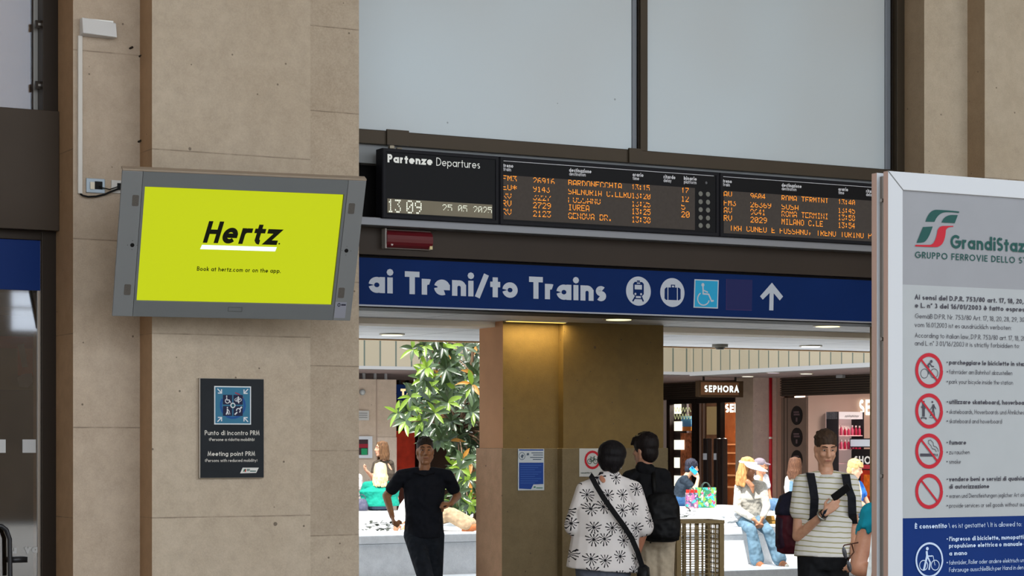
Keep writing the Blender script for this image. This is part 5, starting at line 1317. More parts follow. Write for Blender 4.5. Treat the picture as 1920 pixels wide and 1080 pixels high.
b = MB(); M4 = Matrix.Translation(cc) @ Matrix((x_.to_4d(), nf.to_4d(), d.to_4d(), (0, 0, 0, 1))).transposed().to_4x4(); M4[3][0] = M4[3][1] = M4[3][2] = 0; M4.translation = cc
b.box(-.02, .02, -.004, .008, -.02, .02, M4); h.part(b, 'watch_case', mat('#8d8a84', .3, .8), False, ws); b = MB(); b.box(-.014, .014, .007, .0095, -.014, .014, M4); h.part(b, 'watch_dial', mat('#1b2230', .2), False, ws)
wp2 = h.J['wrL'] - d * .008; h.part(MB().tube([wp2 + (x_ * math.cos(a) + y_ * math.sin(a)) * .03 for a in [6.283 * i / 16 for i in range(17)]], .005, 6), 'wristband', BLACK)
ph = thing('phone', 'black phone in the raised hand of the striped T-shirt man', 'phone', h.W(h.pt(1568, 932, -.3)))
pc = h.W(h.pt(1566, 922, -.27)); U3 = (Rw * .8 + Vector((0, 0, .6))).normalized(); V3 = (Rw * -.45 + Vector((0, 0, .6)) + Fw * -.55).normalized(); V3 = (V3 - U3 * V3.dot(U3)).normalized(); N3 = U3.cross(V3)
SPh = Surf(pc, U3, V3); MB().sbox(SPh, -.075, .075, -.036, .036, -.005, .004).build('case', mat('#141416', .35), ph, bevel=.004); MB().sbox(SPh, -.07, .07, -.033, .033, -.0062, -.005).build('glass', mat('#08080a', .1), ph)
t, c = backpack(h, 1497, 982, .16, .3, .46, .24, cloth('#4a1622', 'nylon', .6, .5, scale=5), 'maroon and navy backpack on the back of the striped T-shirt man')
m_ = MB(); m_.loft([c + Vector((0, 0, z)) - Rw * .1 for z in (-.2, -.17, .03, .08)], Rw, [(.03, .06), (.05, .09), (.05, .08), (.03, .04)], 16); m_.build('side_pocket', cloth('#2a1626', 'nylon', .6), t, smooth=True)
m_ = MB(); m_.loft([c + Vector((0, 0, z)) for z in (.06, .1, .2, .235)], Rw, [(.152, .122), (.155, .125), (.12, .09), (.05, .04)], 20); m_.build('top_lid', cloth('#1c1c2e', 'nylon', .6), t, smooth=True)
for k, (a, bb) in enumerate((((1517, 888), (1522, 970)), ((1583, 890), (1594, 962)))):
    pts = [Wp(h, a[0] + (3 if k == 0 else -3), a[1] - 2, .06), Wp(h, a[0], a[1] - 1, -.06), Wp(h, a[0] + (2 if k == 0 else 1), a[1] + 22, -.128), Wp(h, (a[0] + bb[0]) / 2 + (2 if k == 0 else 2), (a[1] + bb[1]) / 2 + 5, -.152), Wp(h, bb[0] - 1, bb[1], -.12), Wp(h, bb[0] - 12 if k == 0 else bb[0] + 6, bb[1] + 20, .0)]
    m_ = MB(); vs_ = []
    for i, p in enumerate(pts):
        for du, dn in ((-.03, 0), (.03, 0), (.03, -.012), (-.03, -.012)): vs_.append(p + Rw * du + Fw * dn)
    fs = [(0, 1, 2, 3), tuple(range(len(vs_) - 1, len(vs_) - 5, -1))]
    for i in range(len(pts) - 1):
        for j in range(4): fs.append((4 * i + j, 4 * i + 4 + j, 4 * i + 4 + (j + 1) % 4, 4 * i + (j + 1) % 4))
    m_.add(vs_, fs); m_.build('shoulder_strap', cloth('#15161c', 'webbing'), t, bevel=.004)
m_ = MB(); m_.tube([Wp(h, 1472, 975, .1), Wp(h, 1468, 985, .1), Wp(h, 1471, 1000, .1)], .006, 6); m_.tube([Wp(h, 1472, 1003, .1), Wp(h, 1470, 1014, .1), Wp(h, 1467, 1020, .1)], .005, 6); m_.build('loop', BLACK, t)

# ---- woman at the right edge, mostly behind the totem
JE = dict(head=(1712, 838), neck=(1708, 893), shL=(1634, 963), shR=(1768, 963, .1), elL=(1605, 1064, -.03), elR=(1790, 1060, .1), wrL=(1690, 1085, -.14), wrR=(1740, 1090, -.1),
          hpL=(1672, 1130), hpR=(1732, 1130), knL=(1674, 1290), knR=(1732, 1290), anL=(1674, 1422), anR=(1734, 1422))
h = Human('woman', 'woman in a teal ruffle sleeved blue dress, mostly hidden by the totem', 1700, 380, JE, (.3, -1), '#b98468', detail=.008, fat=.92)
h.hand_args = dict(L=dict(nrm=(0, 0, 1), side=1, curl=40), R=dict(nrm=(0, 0, 1), side=-1, curl=40))
h.body(); h.eyes()
h.trousers(cloth('#1d3f86', 'skirt'), .55, .04, 'dress_skirt', .1, .12)
b = MB(); j = h.J
b.loft([h.mh - Vector((0, 0, .1)), h.mh, h.mh.lerp(h.msh, .5), h.mh.lerp(h.msh, .9), j['neck'] - Vector((0, 0, .06))], (1, 0, 0), [(.17, .13), (.165, .125), (.15, .11), (.165, .1), (.08, .07)])
h.part(b, 'dress', cloth('#1f4f93'), remesh=.01)
b = MB(); r = random.Random(4)
for k in 'LR':
    b = MB(); a = j['sh' + k]; c = a.lerp(j['el' + k], .16); b.limb(a, .057, c, .054)
    for i in range(14): an = 6.283 * i / 14; p = c + Vector((math.cos(an) * .048, math.sin(an) * .048, r.uniform(-.025, .01))); b.limb(p, .016, p + Vector((math.cos(an) * .012, math.sin(an) * .012, -.02 - .02 * r.random())), .012, 6)
    h.part(b, 'ruffle_sleeve', cloth('#0f8296'), remesh=.008, iters=1)
wb = thing('tote_strap', 'slim white bag strap hanging beside the bare arm at the totem edge', 'strap', h.W(h.pt(1622, 1090, -.1)))
m_ = MB(); S_ = [h.W(h.pt(x, y, dd)) for x, y, dd in ((1637, 938, -.09), (1633, 985, -.1), (1628, 1035, -.1), (1620, 1095, -.1))]; vs_ = []
for p in S_:
    for du, dn in ((-.011, 0), (.011, 0), (.011, -.006), (-.011, -.006)): vs_.append(p + Rw * du + Fw * dn)
fs = [(0, 1, 2, 3), tuple(range(len(vs_) - 1, len(vs_) - 5, -1))]
for i in range(len(S_) - 1):
    for jj in range(4): fs.append((4 * i + jj, 4 * i + 4 + jj, 4 * i + 4 + (jj + 1) % 4, 4 * i + (jj + 1) % 4))
m_.add(vs_, fs); m_.build('band', cloth('#cfd2d0', 'webbing'), wb)
m_ = MB(); c = S_[-1] - Vector((0, 0, .16)) + Rw * .1; m_.loft([c + Vector((0, 0, z)) for z in (-.16, -.15, .15, .165)], Rw, [(.12, .03), (.15, .05), (.14, .03), (.13, .01)], 16); m_.build('tote', cloth('#c9cbc8', 'canvas'), wb, smooth=True)
# sunglasses dangling near the arm
sg = thing('sunglasses', 'dark sunglasses with a thin brown frame dangling beside the bare arm', 'sunglasses', Wp(h, 1588, 1068, -.12))
FRB = mat('#4a2c20', .3, .3)
m_ = MB(); m_.tube([Wp(h, 1574, 1023, -.12), Wp(h, 1576, 1020, -.12), Wp(h, 1590, 1018, -.1), Wp(h, 1604, 1016, -.08)], .0035, 6); m_.tube([Wp(h, 1583, 1049, -.12), Wp(h, 1589, 1040, -.11), Wp(h, 1596, 1034, -.08), Wp(h, 1592, 1018, -.08)], .0035, 6); m_.build('frame', FRB, sg, smooth=True)
LNS = mat('#2a2a30', .12, 0, spec=.6)
for (x, y) in ((1576.5, 1034), (1585, 1059)):
    c = Wp(h, x, y, -.12); MB().ell(c, .011, .004, .03, (Rw * .97 + Vector((0, 0, .2))).normalized(), Fw, (Vector((0, 0, .97)) - Rw * .22).normalized(), 16, 8).build('lens', LNS, sg, smooth=True)
# ---------------------------------------------------------------- people in the courtyard
def visor(h, m):
    b = MB(); n = 14; vs_ = []; A = h.A
    for i in range(n + 1):
        a = R(-100 + 200 * i / n); c, q = math.sin(a), math.cos(a); o = .15 * max(0, q) ** .6
        for rr, zz in ((1.0, .052), (1.0, .058), (1.0 + o / .09, .058 - .5 * o), (1.0 + o / .09, .052 - .5 * o)): vs_.append(A(.088 * rr * c, -.01 + .1 * rr * q, zz))
    fs = [(0, 1, 2, 3), tuple(range(4 * n + 3, 4 * n - 1, -1))]
    for i in range(n):
        for j in range(4): fs.append((4 * i + j, 4 * i + 4 + j, 4 * i + 4 + (j + 1) % 4, 4 * i + (j + 1) % 4))
    b.add(vs_, fs); v = h.part(b, 'sun_visor', m)
    q = [A(.09 * math.sin(a), -.012 + .104 * math.cos(a), .062) for a in [6.283 * i / 24 for i in range(25)]]
    h.part(MB().tube(q, .016, 8), 'visor_band', m, True, v)
JF = dict(head=(1407, 877, .22), neck=(1411, 901, .27), shL=(1391, 915, .28), shR=(1432, 912, .24), elL=(1385, 955, .2), elR=(1440, 950, .15), wrL=(1413, 974, -.08), wrR=(1428, 971, -.08),
          hpL=(1397, 977, .32), hpR=(1424, 976, .32), knL=(1407, 994, -.12), knR=(1438, 995, -.12), anL=(1417, 1049, -.16), anR=(1459, 1048, -.16))
h = Human('w', 'seated woman in a white sun visor, pale cardigan and blue jeans on the planter edge', 1412, 150, JF, (.25, -1), '#b07c5c', hd_f=(.85, -.5, -.12), detail=.009, fat=.95)
h.hand_args = dict(L=dict(d=(.5, -.2, -.7), nrm=(.7, .4, .2), side=-1, curl=35), R=dict(d=(-.25, -.2, -.8), nrm=(-.7, .5, 0), side=1, curl=35))
TF = {'L': (.35, -1, -.1), 'R': (.45, -1, -.1)}
h.body(toes=TF); h.eyes()
h.shirt(cloth('#b9b5ac', 'knit', var=.35, scale=110), 1.86, .02, .022, 'cardigan', 1.0, .052)
b = MB(); b.chain([h.pt(1404, 903, .14), h.pt(1412, 912, .13), h.pt(1414, 924, .125)], [.03, .034, .012]); h.part(b, 'open_neck', skin('#b07c5c'))
h.trousers(cloth('#5f7b8e', 'denim', var=.22, scale=8), .97, .014, 'jeans', .092, .07)
h.shoes(cloth('#8a5a3c', 'leather', .5), TF, 'sandal')
for k in 'LR': a = h.J['an' + k]; t = Vector(TF[k]).normalized(); h.part(MB().limb(a + t * .125 - Vector((0, 0, .052)), .037, a + t * .165 - Vector((0, 0, .056)), .03), 'toe_cap', mat('#d9d2c2', .5))
h.hair_long(hairm('#a8703f', '#d8a870'), .24, 7, 1.02, wav=.014, face_gap=.75); visor(h, mat('#e6e8e4', .5))
t = thing('envelope_bag', 'tan clutch bag on the stone edge by the visor woman', 'bag', Wp(h, 1450, 982, .3))
c = Wp(h, 1448, 977, .28); m_ = MB(); SPx = Surf(c, Rw, (Vector((0, 0, 1)) + Rw * -.25).normalized()); m_.sbox(SPx, -.07, .07, -.05, .06, -.03, .03); m_.build('pouch', cloth('#a9803f', 'leather', .5), t, bevel=.008)
m_ = MB(); m_.sbox(SPx, -.068, .068, .0, .058, .03, .036); m_.build('flap', cloth('#9a7236', 'leather', .5), t, bevel=.003)
r = random.Random(9); b = MB(); c = Wp(h, 1378, 972, .3)
for i in range(16): p = c + Rw * r.uniform(-.12, .12) + Fw * r.uniform(-.08, .08) + Vector((0, 0, r.uniform(-.06, .05))); b.ell(p, r.uniform(.04, .08), r.uniform(.04, .08), r.uniform(.02, .04), k=10, n=6)
tag(b.build('jacket', cloth('#aeb2b6', 'printed cloth', var=.65, scale=16), remesh=.012, iters=2), 'crumpled grey and white jacket on the stone beside the visor woman', 'jacket')

JG = dict(head=(1426, 875), neck=(1425, 892), shL=(1416, 899, -.05), shR=(1435, 896, .08), elL=(1420, 925, -.1), elR=(1442, 921, .1), wrL=(1430, 938, -.1), wrR=(1444, 932, .05),
          hpL=(1420, 944, -.1), hpR=(1423, 944, .12), knL=(1455, 946, -.12), knR=(1460, 944, .12), anL=(1458, 992, -.12), anR=(1463, 990, .12))
h = Human('m', 'seated man in a grey cap, white T-shirt and jeans behind the visor woman', 1432, 120, JG, (1, -.25), '#b27e60', detail=.011, lat=(.3, 1, 0), floor=0)
h.body(); h.shirt(cloth('#cfd0d6'), .6, .02, .02, 't_shirt'); h.trousers(cloth('#54718f', 'denim', var=.25), .95, .03, 'jeans'); h.shoes(mat('#3a3836', .6))
b = MB(); b.ell(h.A(0, -.015, .06), .088, .104, .08, h.hl, h.hff, h.huu); b.limb(h.A(-.03, .08, .05), .018, h.A(-.02, .15, .035), .012); b.limb(h.A(.03, .08, .05), .018, h.A(.02, .15, .035), .012); h.part(b, 'cap', cloth('#7a7078'), remesh=.01)

JH = dict(head=(1297, 877), neck=(1288, 892), shL=(1280, 899, -.14), shR=(1285, 898, .14), elL=(1302, 918, -.2), elR=(1302, 916, .2), wrL=(1308, 896, -.12), wrR=(1318, 928, .15),
          hpL=(1273, 940, -.1), hpR=(1275, 940, .1), knL=(1314, 943, -.12), knR=(1314, 943, .12), anL=(1318, 992, -.12), anR=(1318, 992, .12))
h = Human('m', 'seated dark haired man in a navy T-shirt with a blue phone at his ear', 1290, 112, JH, (1, -.05), '#cfa184', hd_f=(1, -.1, -.2), detail=.011, lat=(0, 1, 0))
h.hand_args = dict(L=dict(d=(-.35, .25, .9), nrm=(-.3, .9, 0), side=1, curl=25), R=dict(nrm=(0, -1, 0), side=1, curl=40))
h.body(); h.shirt(cloth('#232d38'), .6, .02, .024, 't_shirt'); h.trousers(cloth('#27486e', 'denim'), .95, .03, 'jeans'); h.shoes(mat('#c9c9c6', .6)); h.hair_short(hairm('#16161c', '#3a3a48'), 1.1, fringe=6, seed=4)
t = thing('phone', 'bright blue phone held to the ear of the seated navy T-shirt man', 'phone', Wp(h, 1298, 884, -.14)); c = Wp(h, 1299, 882, -.13)
SPh = Surf(c, (Rw * .7 - Vector((0, 0, .7))).normalized(), (Rw * .7 + Vector((0, 0, .7))).normalized()); MB().sbox(SPh, -.07, .07, -.037, .037, .0, .012).build('case', mat('#2b8fd8', .4), t, bevel=.004); MB().sbox(SPh, -.066, -.03, .005, .03, .012, .016).build('camera_block', mat('#1a4f80', .3), t)
def bag_mat(nm, base, a_, b_, c_, sc_):
    t = NT(nm); o = t.obj(); s_ = t.n('ShaderNodeVectorMath', {0: o, 1: (1, 1, 1)}, operation='MULTIPLY')
    def lay(seed, scale, thr, col, prev):
        ad = t.n('ShaderNodeVectorMath', {0: s_, 1: (seed, seed * .7, seed * .3)}, operation='ADD'); n_ = t.noise(ad, scale, 2); return t.mix(t.math('GREATER_THAN', n_, thr), prev, srgb(col))
    col = lay(1, sc_, .5, a_, srgb(base)); col = lay(5, sc_ * 1.2, .56, b_, col); col = lay(9, sc_ * 1.4, .6, c_, col); col = lay(14, sc_ * 1.6, .63, '#e8ece4', col)
    t.set(Base_Color=col, Roughness=.6); return t.m
def carrier(px, py0, py1, s_, w_, d_, m, label, lining=None):
    F_ = Vector((SA, CA, 0)); z0 = FPX / s_; c = F_ * z0 + Rw * ((px - 960) / s_); c.z = PZ; hh = (py1 - py0) / s_
    t = thing('shopping_bag', label, 'bag', c); S_ = Surf(c, Rw, (0, 0, 1))
    for a in ((-w_ / 2, w_ / 2, d_ / 2 - .008, d_ / 2), (-w_ / 2, w_ / 2, -d_ / 2, -d_ / 2 + .008), (-w_ / 2, -w_ / 2 + .008, -d_ / 2, d_ / 2), (w_ / 2 - .008, w_ / 2, -d_ / 2, d_ / 2)):
        MB().sbox(S_, a[0], a[1], 0.002, hh, a[2], a[3]).build('panel', m, t)
    MB().sbox(S_, -w_ / 2 + .008, w_ / 2 - .008, .002, .012, -d_ / 2 + .008, d_ / 2 - .008).build('bottom', m, t)
    if lining: MB().sbox(S_, -w_ / 2 + .009, w_ / 2 - .009, hh * .5, hh + .05, -d_ / 2 + .05, -d_ / 2 + .07).build('lining', mat(lining, .6), t, bevel=.004)
    for n in (-d_ / 2 + .012, d_ / 2):
        q = [S_.P(w_ * .22 * math.cos(R(a)), hh - .04 + .12 * math.sin(R(a)), n + .004) for a in range(0, 181, 20)]; MB().tube(q, .007, 6).build('handle', mat('#3a4a44', .6), t, smooth=True)
    return t
carrier(1323, 913, 951, 115, .33, .2, bag_mat('leaf print', '#1c6a4a', '#69a53c', '#2c9a9c', '#c83458', 9), 'big tropical leaf print shopping bag on the stone beside the navy T-shirt man')
carrier(1297, 923, 952, 116, .2, .14, bag_mat('flower print', '#3a3a5a', '#8a4a7a', '#2c8a8a', '#d86a6a', 11), 'smaller flower print shopping bag with a red lining, left of the leaf print bag', '#d8261e')

JI = dict(head=(1492, 873), neck=(1491, 891), shL=(1480, 899), shR=(1504, 899), elL=(1476, 925), elR=(1508, 925), wrL=(1484, 942, .2), wrR=(1502, 942, .2), hpL=(1486, 942), hpR=(1500, 942), knL=(1486, 945, .45), knR=(1502, 945, .45), anL=(1486, 990, .45), anR=(1502, 990, .45))
h = Human('w', 'seated woman with long brown hair in a cream top, left behind the striped T-shirt man', 1490, 121, JI, (.3, 1), '#c99a80', hd_f=(.8, .5, 0), detail=.011, lat=(1, 0, 0))
h.body(); h.shirt(cloth('#dcd6c4'), .5, .03, .02, 'top'); h.trousers(cloth('#9fb2c0', 'denim', var=.3), .95, .02, 'jeans'); h.shoes(mat('#c9c9c6', .6)); h.hair_long(hairm('#3f2a20', '#6b4a38'), .2, 3)
b = MB(); b.limb(h.pt(1482, 905, -.11), .03, h.pt(1480, 945, -.16), .03); h.part(b, 'blue_strap_pouch', cloth('#5a7890'))
JJ = dict(head=(1603, 880), neck=(1602, 902), shL=(1594, 911, -.1), shR=(1612, 910, .1), elL=(1606, 940, -.15), elR=(1626, 938, .12), wrL=(1622, 950, -.15), wrR=(1634, 952, .1), hpL=(1600, 958, -.1), hpR=(1602, 958, .1), knL=(1645, 958, -.1), knR=(1645, 958, .1), anL=(1650, 1018, -.1), anR=(1650, 1018, .1))
h = Human('w', 'seated fair haired woman in a blue top, right behind the striped T-shirt man', 1606, 133, JJ, (1, -.3), '#d3a488', hd_f=(.9, -.45, -.25), detail=.011, lat=(.2, 1, 0))
h.body(); h.eyes(); h.shirt(cloth('#2c66b8'), .6, .02, .024, 'top'); h.trousers(cloth('#34506e', 'denim'), .95, .02); h.shoes(mat('#55504c', .6)); h.hair_short(hairm('#a58858', '#c9b07c'), 1.05, fringe=4, seed=6)
b = MB(); b.limb(h.pt(1603, 905, -.08), .05, h.pt(1607, 925, -.12), .05); b.limb(h.pt(1607, 925, -.13), .045, h.pt(1606, 940, -.16), .04); h.part(b, 'cream_scarf', cloth('#d9c9a8'))
JK = dict(head=(713, 883), neck=(711, 903), shL=(687, 911), shR=(735, 911), elL=(679, 936, .05), elR=(743, 936, .05), wrL=(690, 952, .25), wrR=(730, 952, .25), hpL=(701, 943), hpR=(722, 943), knL=(700, 946, .45), knR=(724, 946, .45), anL=(700, 994, .45), anR=(724, 994, .45))
h = Human('w', 'seated woman with long blonde hair and a green top, seen from behind on the planter', 711, 120, JK, (-.1, 1), '#c99a80', detail=.011, fat=1.45, lat=(1, 0, 0))
h.body(); h.shirt(cloth('#0f7f6c'), .62, .05, .035, 'top', 1.15, .07, shs=.072); h.trousers(cloth('#3a4458'), .95, .02); h.shoes(mat('#55504c', .6)); h.hair_long(hairm('#b8996a', '#dccbA4'), .25, 11, 1.04, wav=.02, n=60)
t = thing('handbag', 'dark grey handbag on the planter left of the green top woman', 'bag', Wp(h, 681, 957, -.2)); c = Wp(h, 680, 946, -.2)
m_ = MB(); m_.loft([c + Vector((0, 0, z)) for z in (-.09, -.08, 0, .08, .1)], Rw, [(.07, .05), (.1, .07), (.1, .07), (.07, .05), (.03, .02)], 16); m_.build('pouch', cloth('#4a4a5c', 'leather', .5), t, smooth=True)
m_ = MB(); m_.tube([c + Rw * (.06 * math.cos(R(a))) + Vector((0, 0, .09 + .07 * math.sin(R(a)))) for a in range(0, 181, 20)], .007, 6); m_.build('handle', cloth('#3a3a48', 'leather', .5), t)
JL = dict(head=(715, 842), neck=(719, 861), shL=(706, 871, -.02), shR=(731, 870, .05), elL=(700, 896, -.1), elR=(735, 900, .05), wrL=(690, 884, -.2), wrR=(712, 905, -.15), hpL=(713, 930), hpR=(726, 930), knL=(713, 978), knR=(727, 978), anL=(713, 1013), anR=(728, 1013))
h = Human('w', 'standing brown haired woman in a dark brown top beyond the blonde woman', 718, 117, JL, (-.8, -.5), '#c28f74', hd_f=(-.9, -.4, 0), detail=.011, lat=(1, .1, 0))
h.body(); h.eyes(); h.shirt(cloth('#3c342c'), .55, .04, .02, 'top'); h.trousers(cloth('#2c2c32'), .95, .02); h.shoes(mat('#2c2826', .6)); h.hair_long(hairm('#3c2a1c', '#74543a'), .16, 5, .98, wav=.006)
JM = dict(head=(656, 868), neck=(656, 888), shL=(642, 896), shR=(672, 896), elL=(638, 922), elR=(676, 920), wrL=(647, 940, .1), wrR=(668, 940, .1), hpL=(648, 943), hpR=(664, 943), knL=(648, 946, .45), knR=(664, 946, .45), anL=(648, 994, .45), anR=(664, 994, .45))
h = Human('w', 'person in white lace just visible past the edge of the left stone pier', 652, 117, JM, (-.1, 1), '#c99a80', detail=.012, lat=(1, 0, 0))
h.body(); h.shirt(cloth('#cfc9c6', 'lace', var=.5, scale=60), 1.5, .03, .03, 'lace_top', 1.1); h.trousers(cloth('#55504c'), .95, .02); h.shoes(mat('#55504c', .6)); h.hair_long(hairm('#b9b0a8', '#dcd6d0'), .2, 15, 1.1)
JN = dict(head=(786, 905, .15), neck=(784, 926, .15), shL=(772, 933, .05), shR=(790, 934, .35), elL=(757, 952, .05), elR=(776, 952, .45), wrL=(746, 980, .1), wrR=(764, 978, .5), hpL=(806, 974, .08), hpR=(810, 974, .3), knL=(842, 964, .04), knR=(846, 966, .3), anL=(877, 986, -.02), anR=(884, 984, .28))
h = Human('m', 'person in khaki trousers reclining on the planter behind the navy T-shirt man', 800, 157, JN, (1, .1), '#b88664', hd_f=(1, -.2, .1), detail=.01, lat=(.2, 1, 0))
TN = {'L': (.5, -.1, .85), 'R': (.5, .05, .85), 'dnL': (.9, 0, -.35), 'dnR': (.9, 0, -.35)}
h.body(toes={'L': (.8, -.1, .3), 'R': (.8, .1, .3)}); h.shirt(cloth('#d2d3d0'), 1.9, .05, .03, 'shirt'); h.trousers(cloth('#a38d72', var=.2), .93, .025, cuff=.075, knee=.085); h.shoes(cloth('#9a5a34', 'leather', .5), {'L': (.9, -.1, .3), 'R': (.9, .1, .3)}); h.hair_short(hairm('#3a2a20'), 1.0, seed=21)

# ---------------------------------------------------------------- plant in the planter
LM = []
for c, q in (('#33442f', .3), ('#4a5d45', .3), ('#7d9a3a', .36), ('#b07a34', .5)):
    t = NT('leaf'); cc = srgb(c); nz = t.noise(t.obj(), 4, 2)
    t.set(Base_Color=t.mix(t.ramp(nz, .3, .7), tuple(x * .75 for x in cc[:3]) + (1,), cc), Roughness=q, Specular_IOR_Level=.45)
    tr = t.n('ShaderNodeBsdfTranslucent', {0: (cc[0] * 1.2, cc[1] * 1.35, cc[2] * .5, 1)}); mx = t.n('ShaderNodeMixShader', {0: .28})
    t.t.links.new(t.b.outputs[0], mx.inputs[1]); t.t.links.new(tr.outputs[0], mx.inputs[2]); t.t.links.new(mx.outputs[0], t.t.nodes['Material Output'].inputs[0]); LM.append(t.m)
def leaf(b, p, d, up, L, W_, droop):
    d = d.normalized(); s_ = d.cross(up)
    s_ = s_.normalized() if s_.length > 1e-3 else d.orthogonal().normalized(); n = s_.cross(d); pts = []; c = Vector(p); dd = d.copy(); N_ = 5
    for i in range(N_ + 1):
        t = i / N_; w_ = W_ * (math.sin(math.pi * min(1, t * .93 + .05)) ** .8) if 0 < i < N_ else W_ * .06
        pts.append((c + s_ * w_ + n * w_ * .35, c.copy(), c - s_ * w_ + n * w_ * .35)); dd = (dd - Vector((0, 0, droop / N_))).normalized(); c = c + dd * L / N_
    vs_ = [v for q in pts for v in q]; fs = []
    for i in range(N_): fs += [(3 * i, 3 * i + 1, 3 * i + 4, 3 * i + 3), (3 * i + 1, 3 * i + 2, 3 * i + 5, 3 * i + 4)]
    b.add(vs_, fs)
r = random.Random(31)
base = Vector((13.0, 24.9, PZ + .03))
tr = thing('leafy_shrub', 'tall glossy leaved shrub growing in the planter, left of the pillar', 'plant', base)
fo = MB(); br = MB(); lit = MB()
tops = [base + Vector((x, y, z)) for x, y, z in ((-.3, -.1, 1.2), (.2, .1, 2.4), (-.5, .1, 2.3), (.6, -.2, 1.8), (.4, .3, 3.0), (-.1, -.3, 3.1))]
for tp in tops: br.tube([base + Vector((r.uniform(-.2, .2), r.uniform(-.1, .1), 0)), base.lerp(tp, .5) + Vector((r.uniform(-.1, .1), 0, .1)), tp], [.035, .025, .012], 8)
whorls = []
def wh(px, py, d, big=1.0, yl=.2):
    whorls.append((Vector((0, 0, EYE)) + ray(px, py) * d, big, yl))
for i in range(300):
    py = r.uniform(590, 960); lo = 800 if py < 720 else 775 if py < 840 else 850
    if py < 640: lo = 790
    wh(r.uniform(lo, 1000), py, r.uniform(26.6, 29.0), 1, .06)
for px, py in ((775, 655), (795, 648), (745, 775), (765, 770), (770, 745), (785, 735), (795, 710), (800, 690), (760, 790), (780, 765), (805, 725), (790, 790), (885, 722), (880, 735), (840, 755), (815, 775), (870, 650), (830, 650), (862, 880), (880, 900), (858, 925), (878, 945), (868, 862)): wh(px, py, r.uniform(26.0, 26.7), .95, .35)
for p, big, yl in whorls:
    q = min(tops, key=lambda t: (t - p).length); br.tube([q + (p - q) * .0, q.lerp(p, .55) + Vector((0, 0, .05)), p], [.012, .009, .006], 5, False)
    ax = Vector((p.x - base.x + r.uniform(-.3, .3), p.y - base.y - .5, .5 + r.uniform(-.2, .6))).normalized(); o1 = ax.orthogonal().normalized(); o2 = ax.cross(o1); k = r.randint(6, 9); ph = r.uniform(0, 6)
    for i in range(k):
        a = ph + 6.283 * i / k; d = ax * r.uniform(.15, .6) + o1 * math.cos(a) + o2 * math.sin(a); u = r.random()
        fo.cur = 2 if u < yl else 3 if u > .975 else (1 if r.random() < .45 else 0)
        leaf(fo, p, d, ax, big * r.uniform(.15, .25), big * r.uniform(.024, .036), r.uniform(.3, 1.2))
br.build('branches', mat('#6a5442', .8, noise=.2, scale=20), tr); fo.build('foliage', LM, tr, smooth=True)
for i in range(70):
    px, py = (r.uniform(676, 745), r.uniform(981, 997)) if i < 46 else (r.uniform(1255, 1300), r.uniform(958, 972))
    p = atZ(px, py, PZ + .004); leaf(lit, p, Vector((r.uniform(-1, 1), r.uniform(-1, 1), .12)), Vector((0, 0, 1)), r.uniform(.08, .15), .025, .1)
tag(lit.build('leaf_shadows', mat('#3a3d38', .8)), 'scattered dark leaf shapes standing in for leaf shadows on the white planter top', 'leaves', kind='stuff')  # dark leaf shapes imitate leaf shadows cast on the stone

# ---------------------------------------------------------------- mesh bin
zb = 19.0; kk = (1300 - 960) / FPX; c = Vector((zb * (SA + kk * CA), zb * (CA - kk * SA), 0))
bn = thing('mesh_bin', 'brown metal mesh litter bin between the young man and the sunlit bench', 'bin', c, R(-14))
BM = mat('#84714f', .5, .2, noise=.1, scale=8); hw, hd, ht = .2, .17, .965; M_ = wm(bn)
def bl(x0_, x1_, y0_, y1_, z0_, z1_, b): b.box(x0_, x1_, y0_, y1_, z0_, z1_, M_)
for sx_ in (-1, 1):
    for sy_ in (-1, 1): b = MB(); bl(sx_ * hw - .022, sx_ * hw + .022, sy_ * hd - .022, sy_ * hd + .022, 0, ht, b); b.build('post', BM, bn, bevel=.003)
b = MB(); bl(-hw - .025, hw + .025, -hd - .025, hd + .025, ht - .025, ht, b); 
b = MB(); S_ = Surf(M_ @ Vector((0, 0, ht - .03)), M_.to_3x3() @ Vector((1, 0, 0)), M_.to_3x3() @ Vector((0, 1, 0))); b.frame(S_, -hw - .025, hw + .025, -hd - .025, hd + .025, .045, 0, .03); b.build('rim', BM, bn, bevel=.003)
for ax, sg in ((0, -1), (0, 1), (1, -1), (1, 1)):
    b = MB(); L = hw if ax == 0 else hd; o = sg * (hd if ax == 0 else hw)
    def bar(a0, a1, z0_, z1_):
        if ax == 0: bl(a0, a1, o - .003, o + .003, z0_, z1_, b)
        else: bl(o - .003, o + .003, a0, a1, z0_, z1_, b)
    for i in range(1, 7): x = -L + 2 * L * i / 7; w_ = .02 if i == 3 else .005; bar(x - w_, x + w_, .1, ht - .03)
    for i in range(20): z = .1 + i * .0435; bar(-L, L, z - .004, z + .004)
    b.build('mesh_panel', BM, bn)
b = MB(); bl(-hw, hw, -hd, hd, .08, .1, b); b.build('bottom', BM, bn)

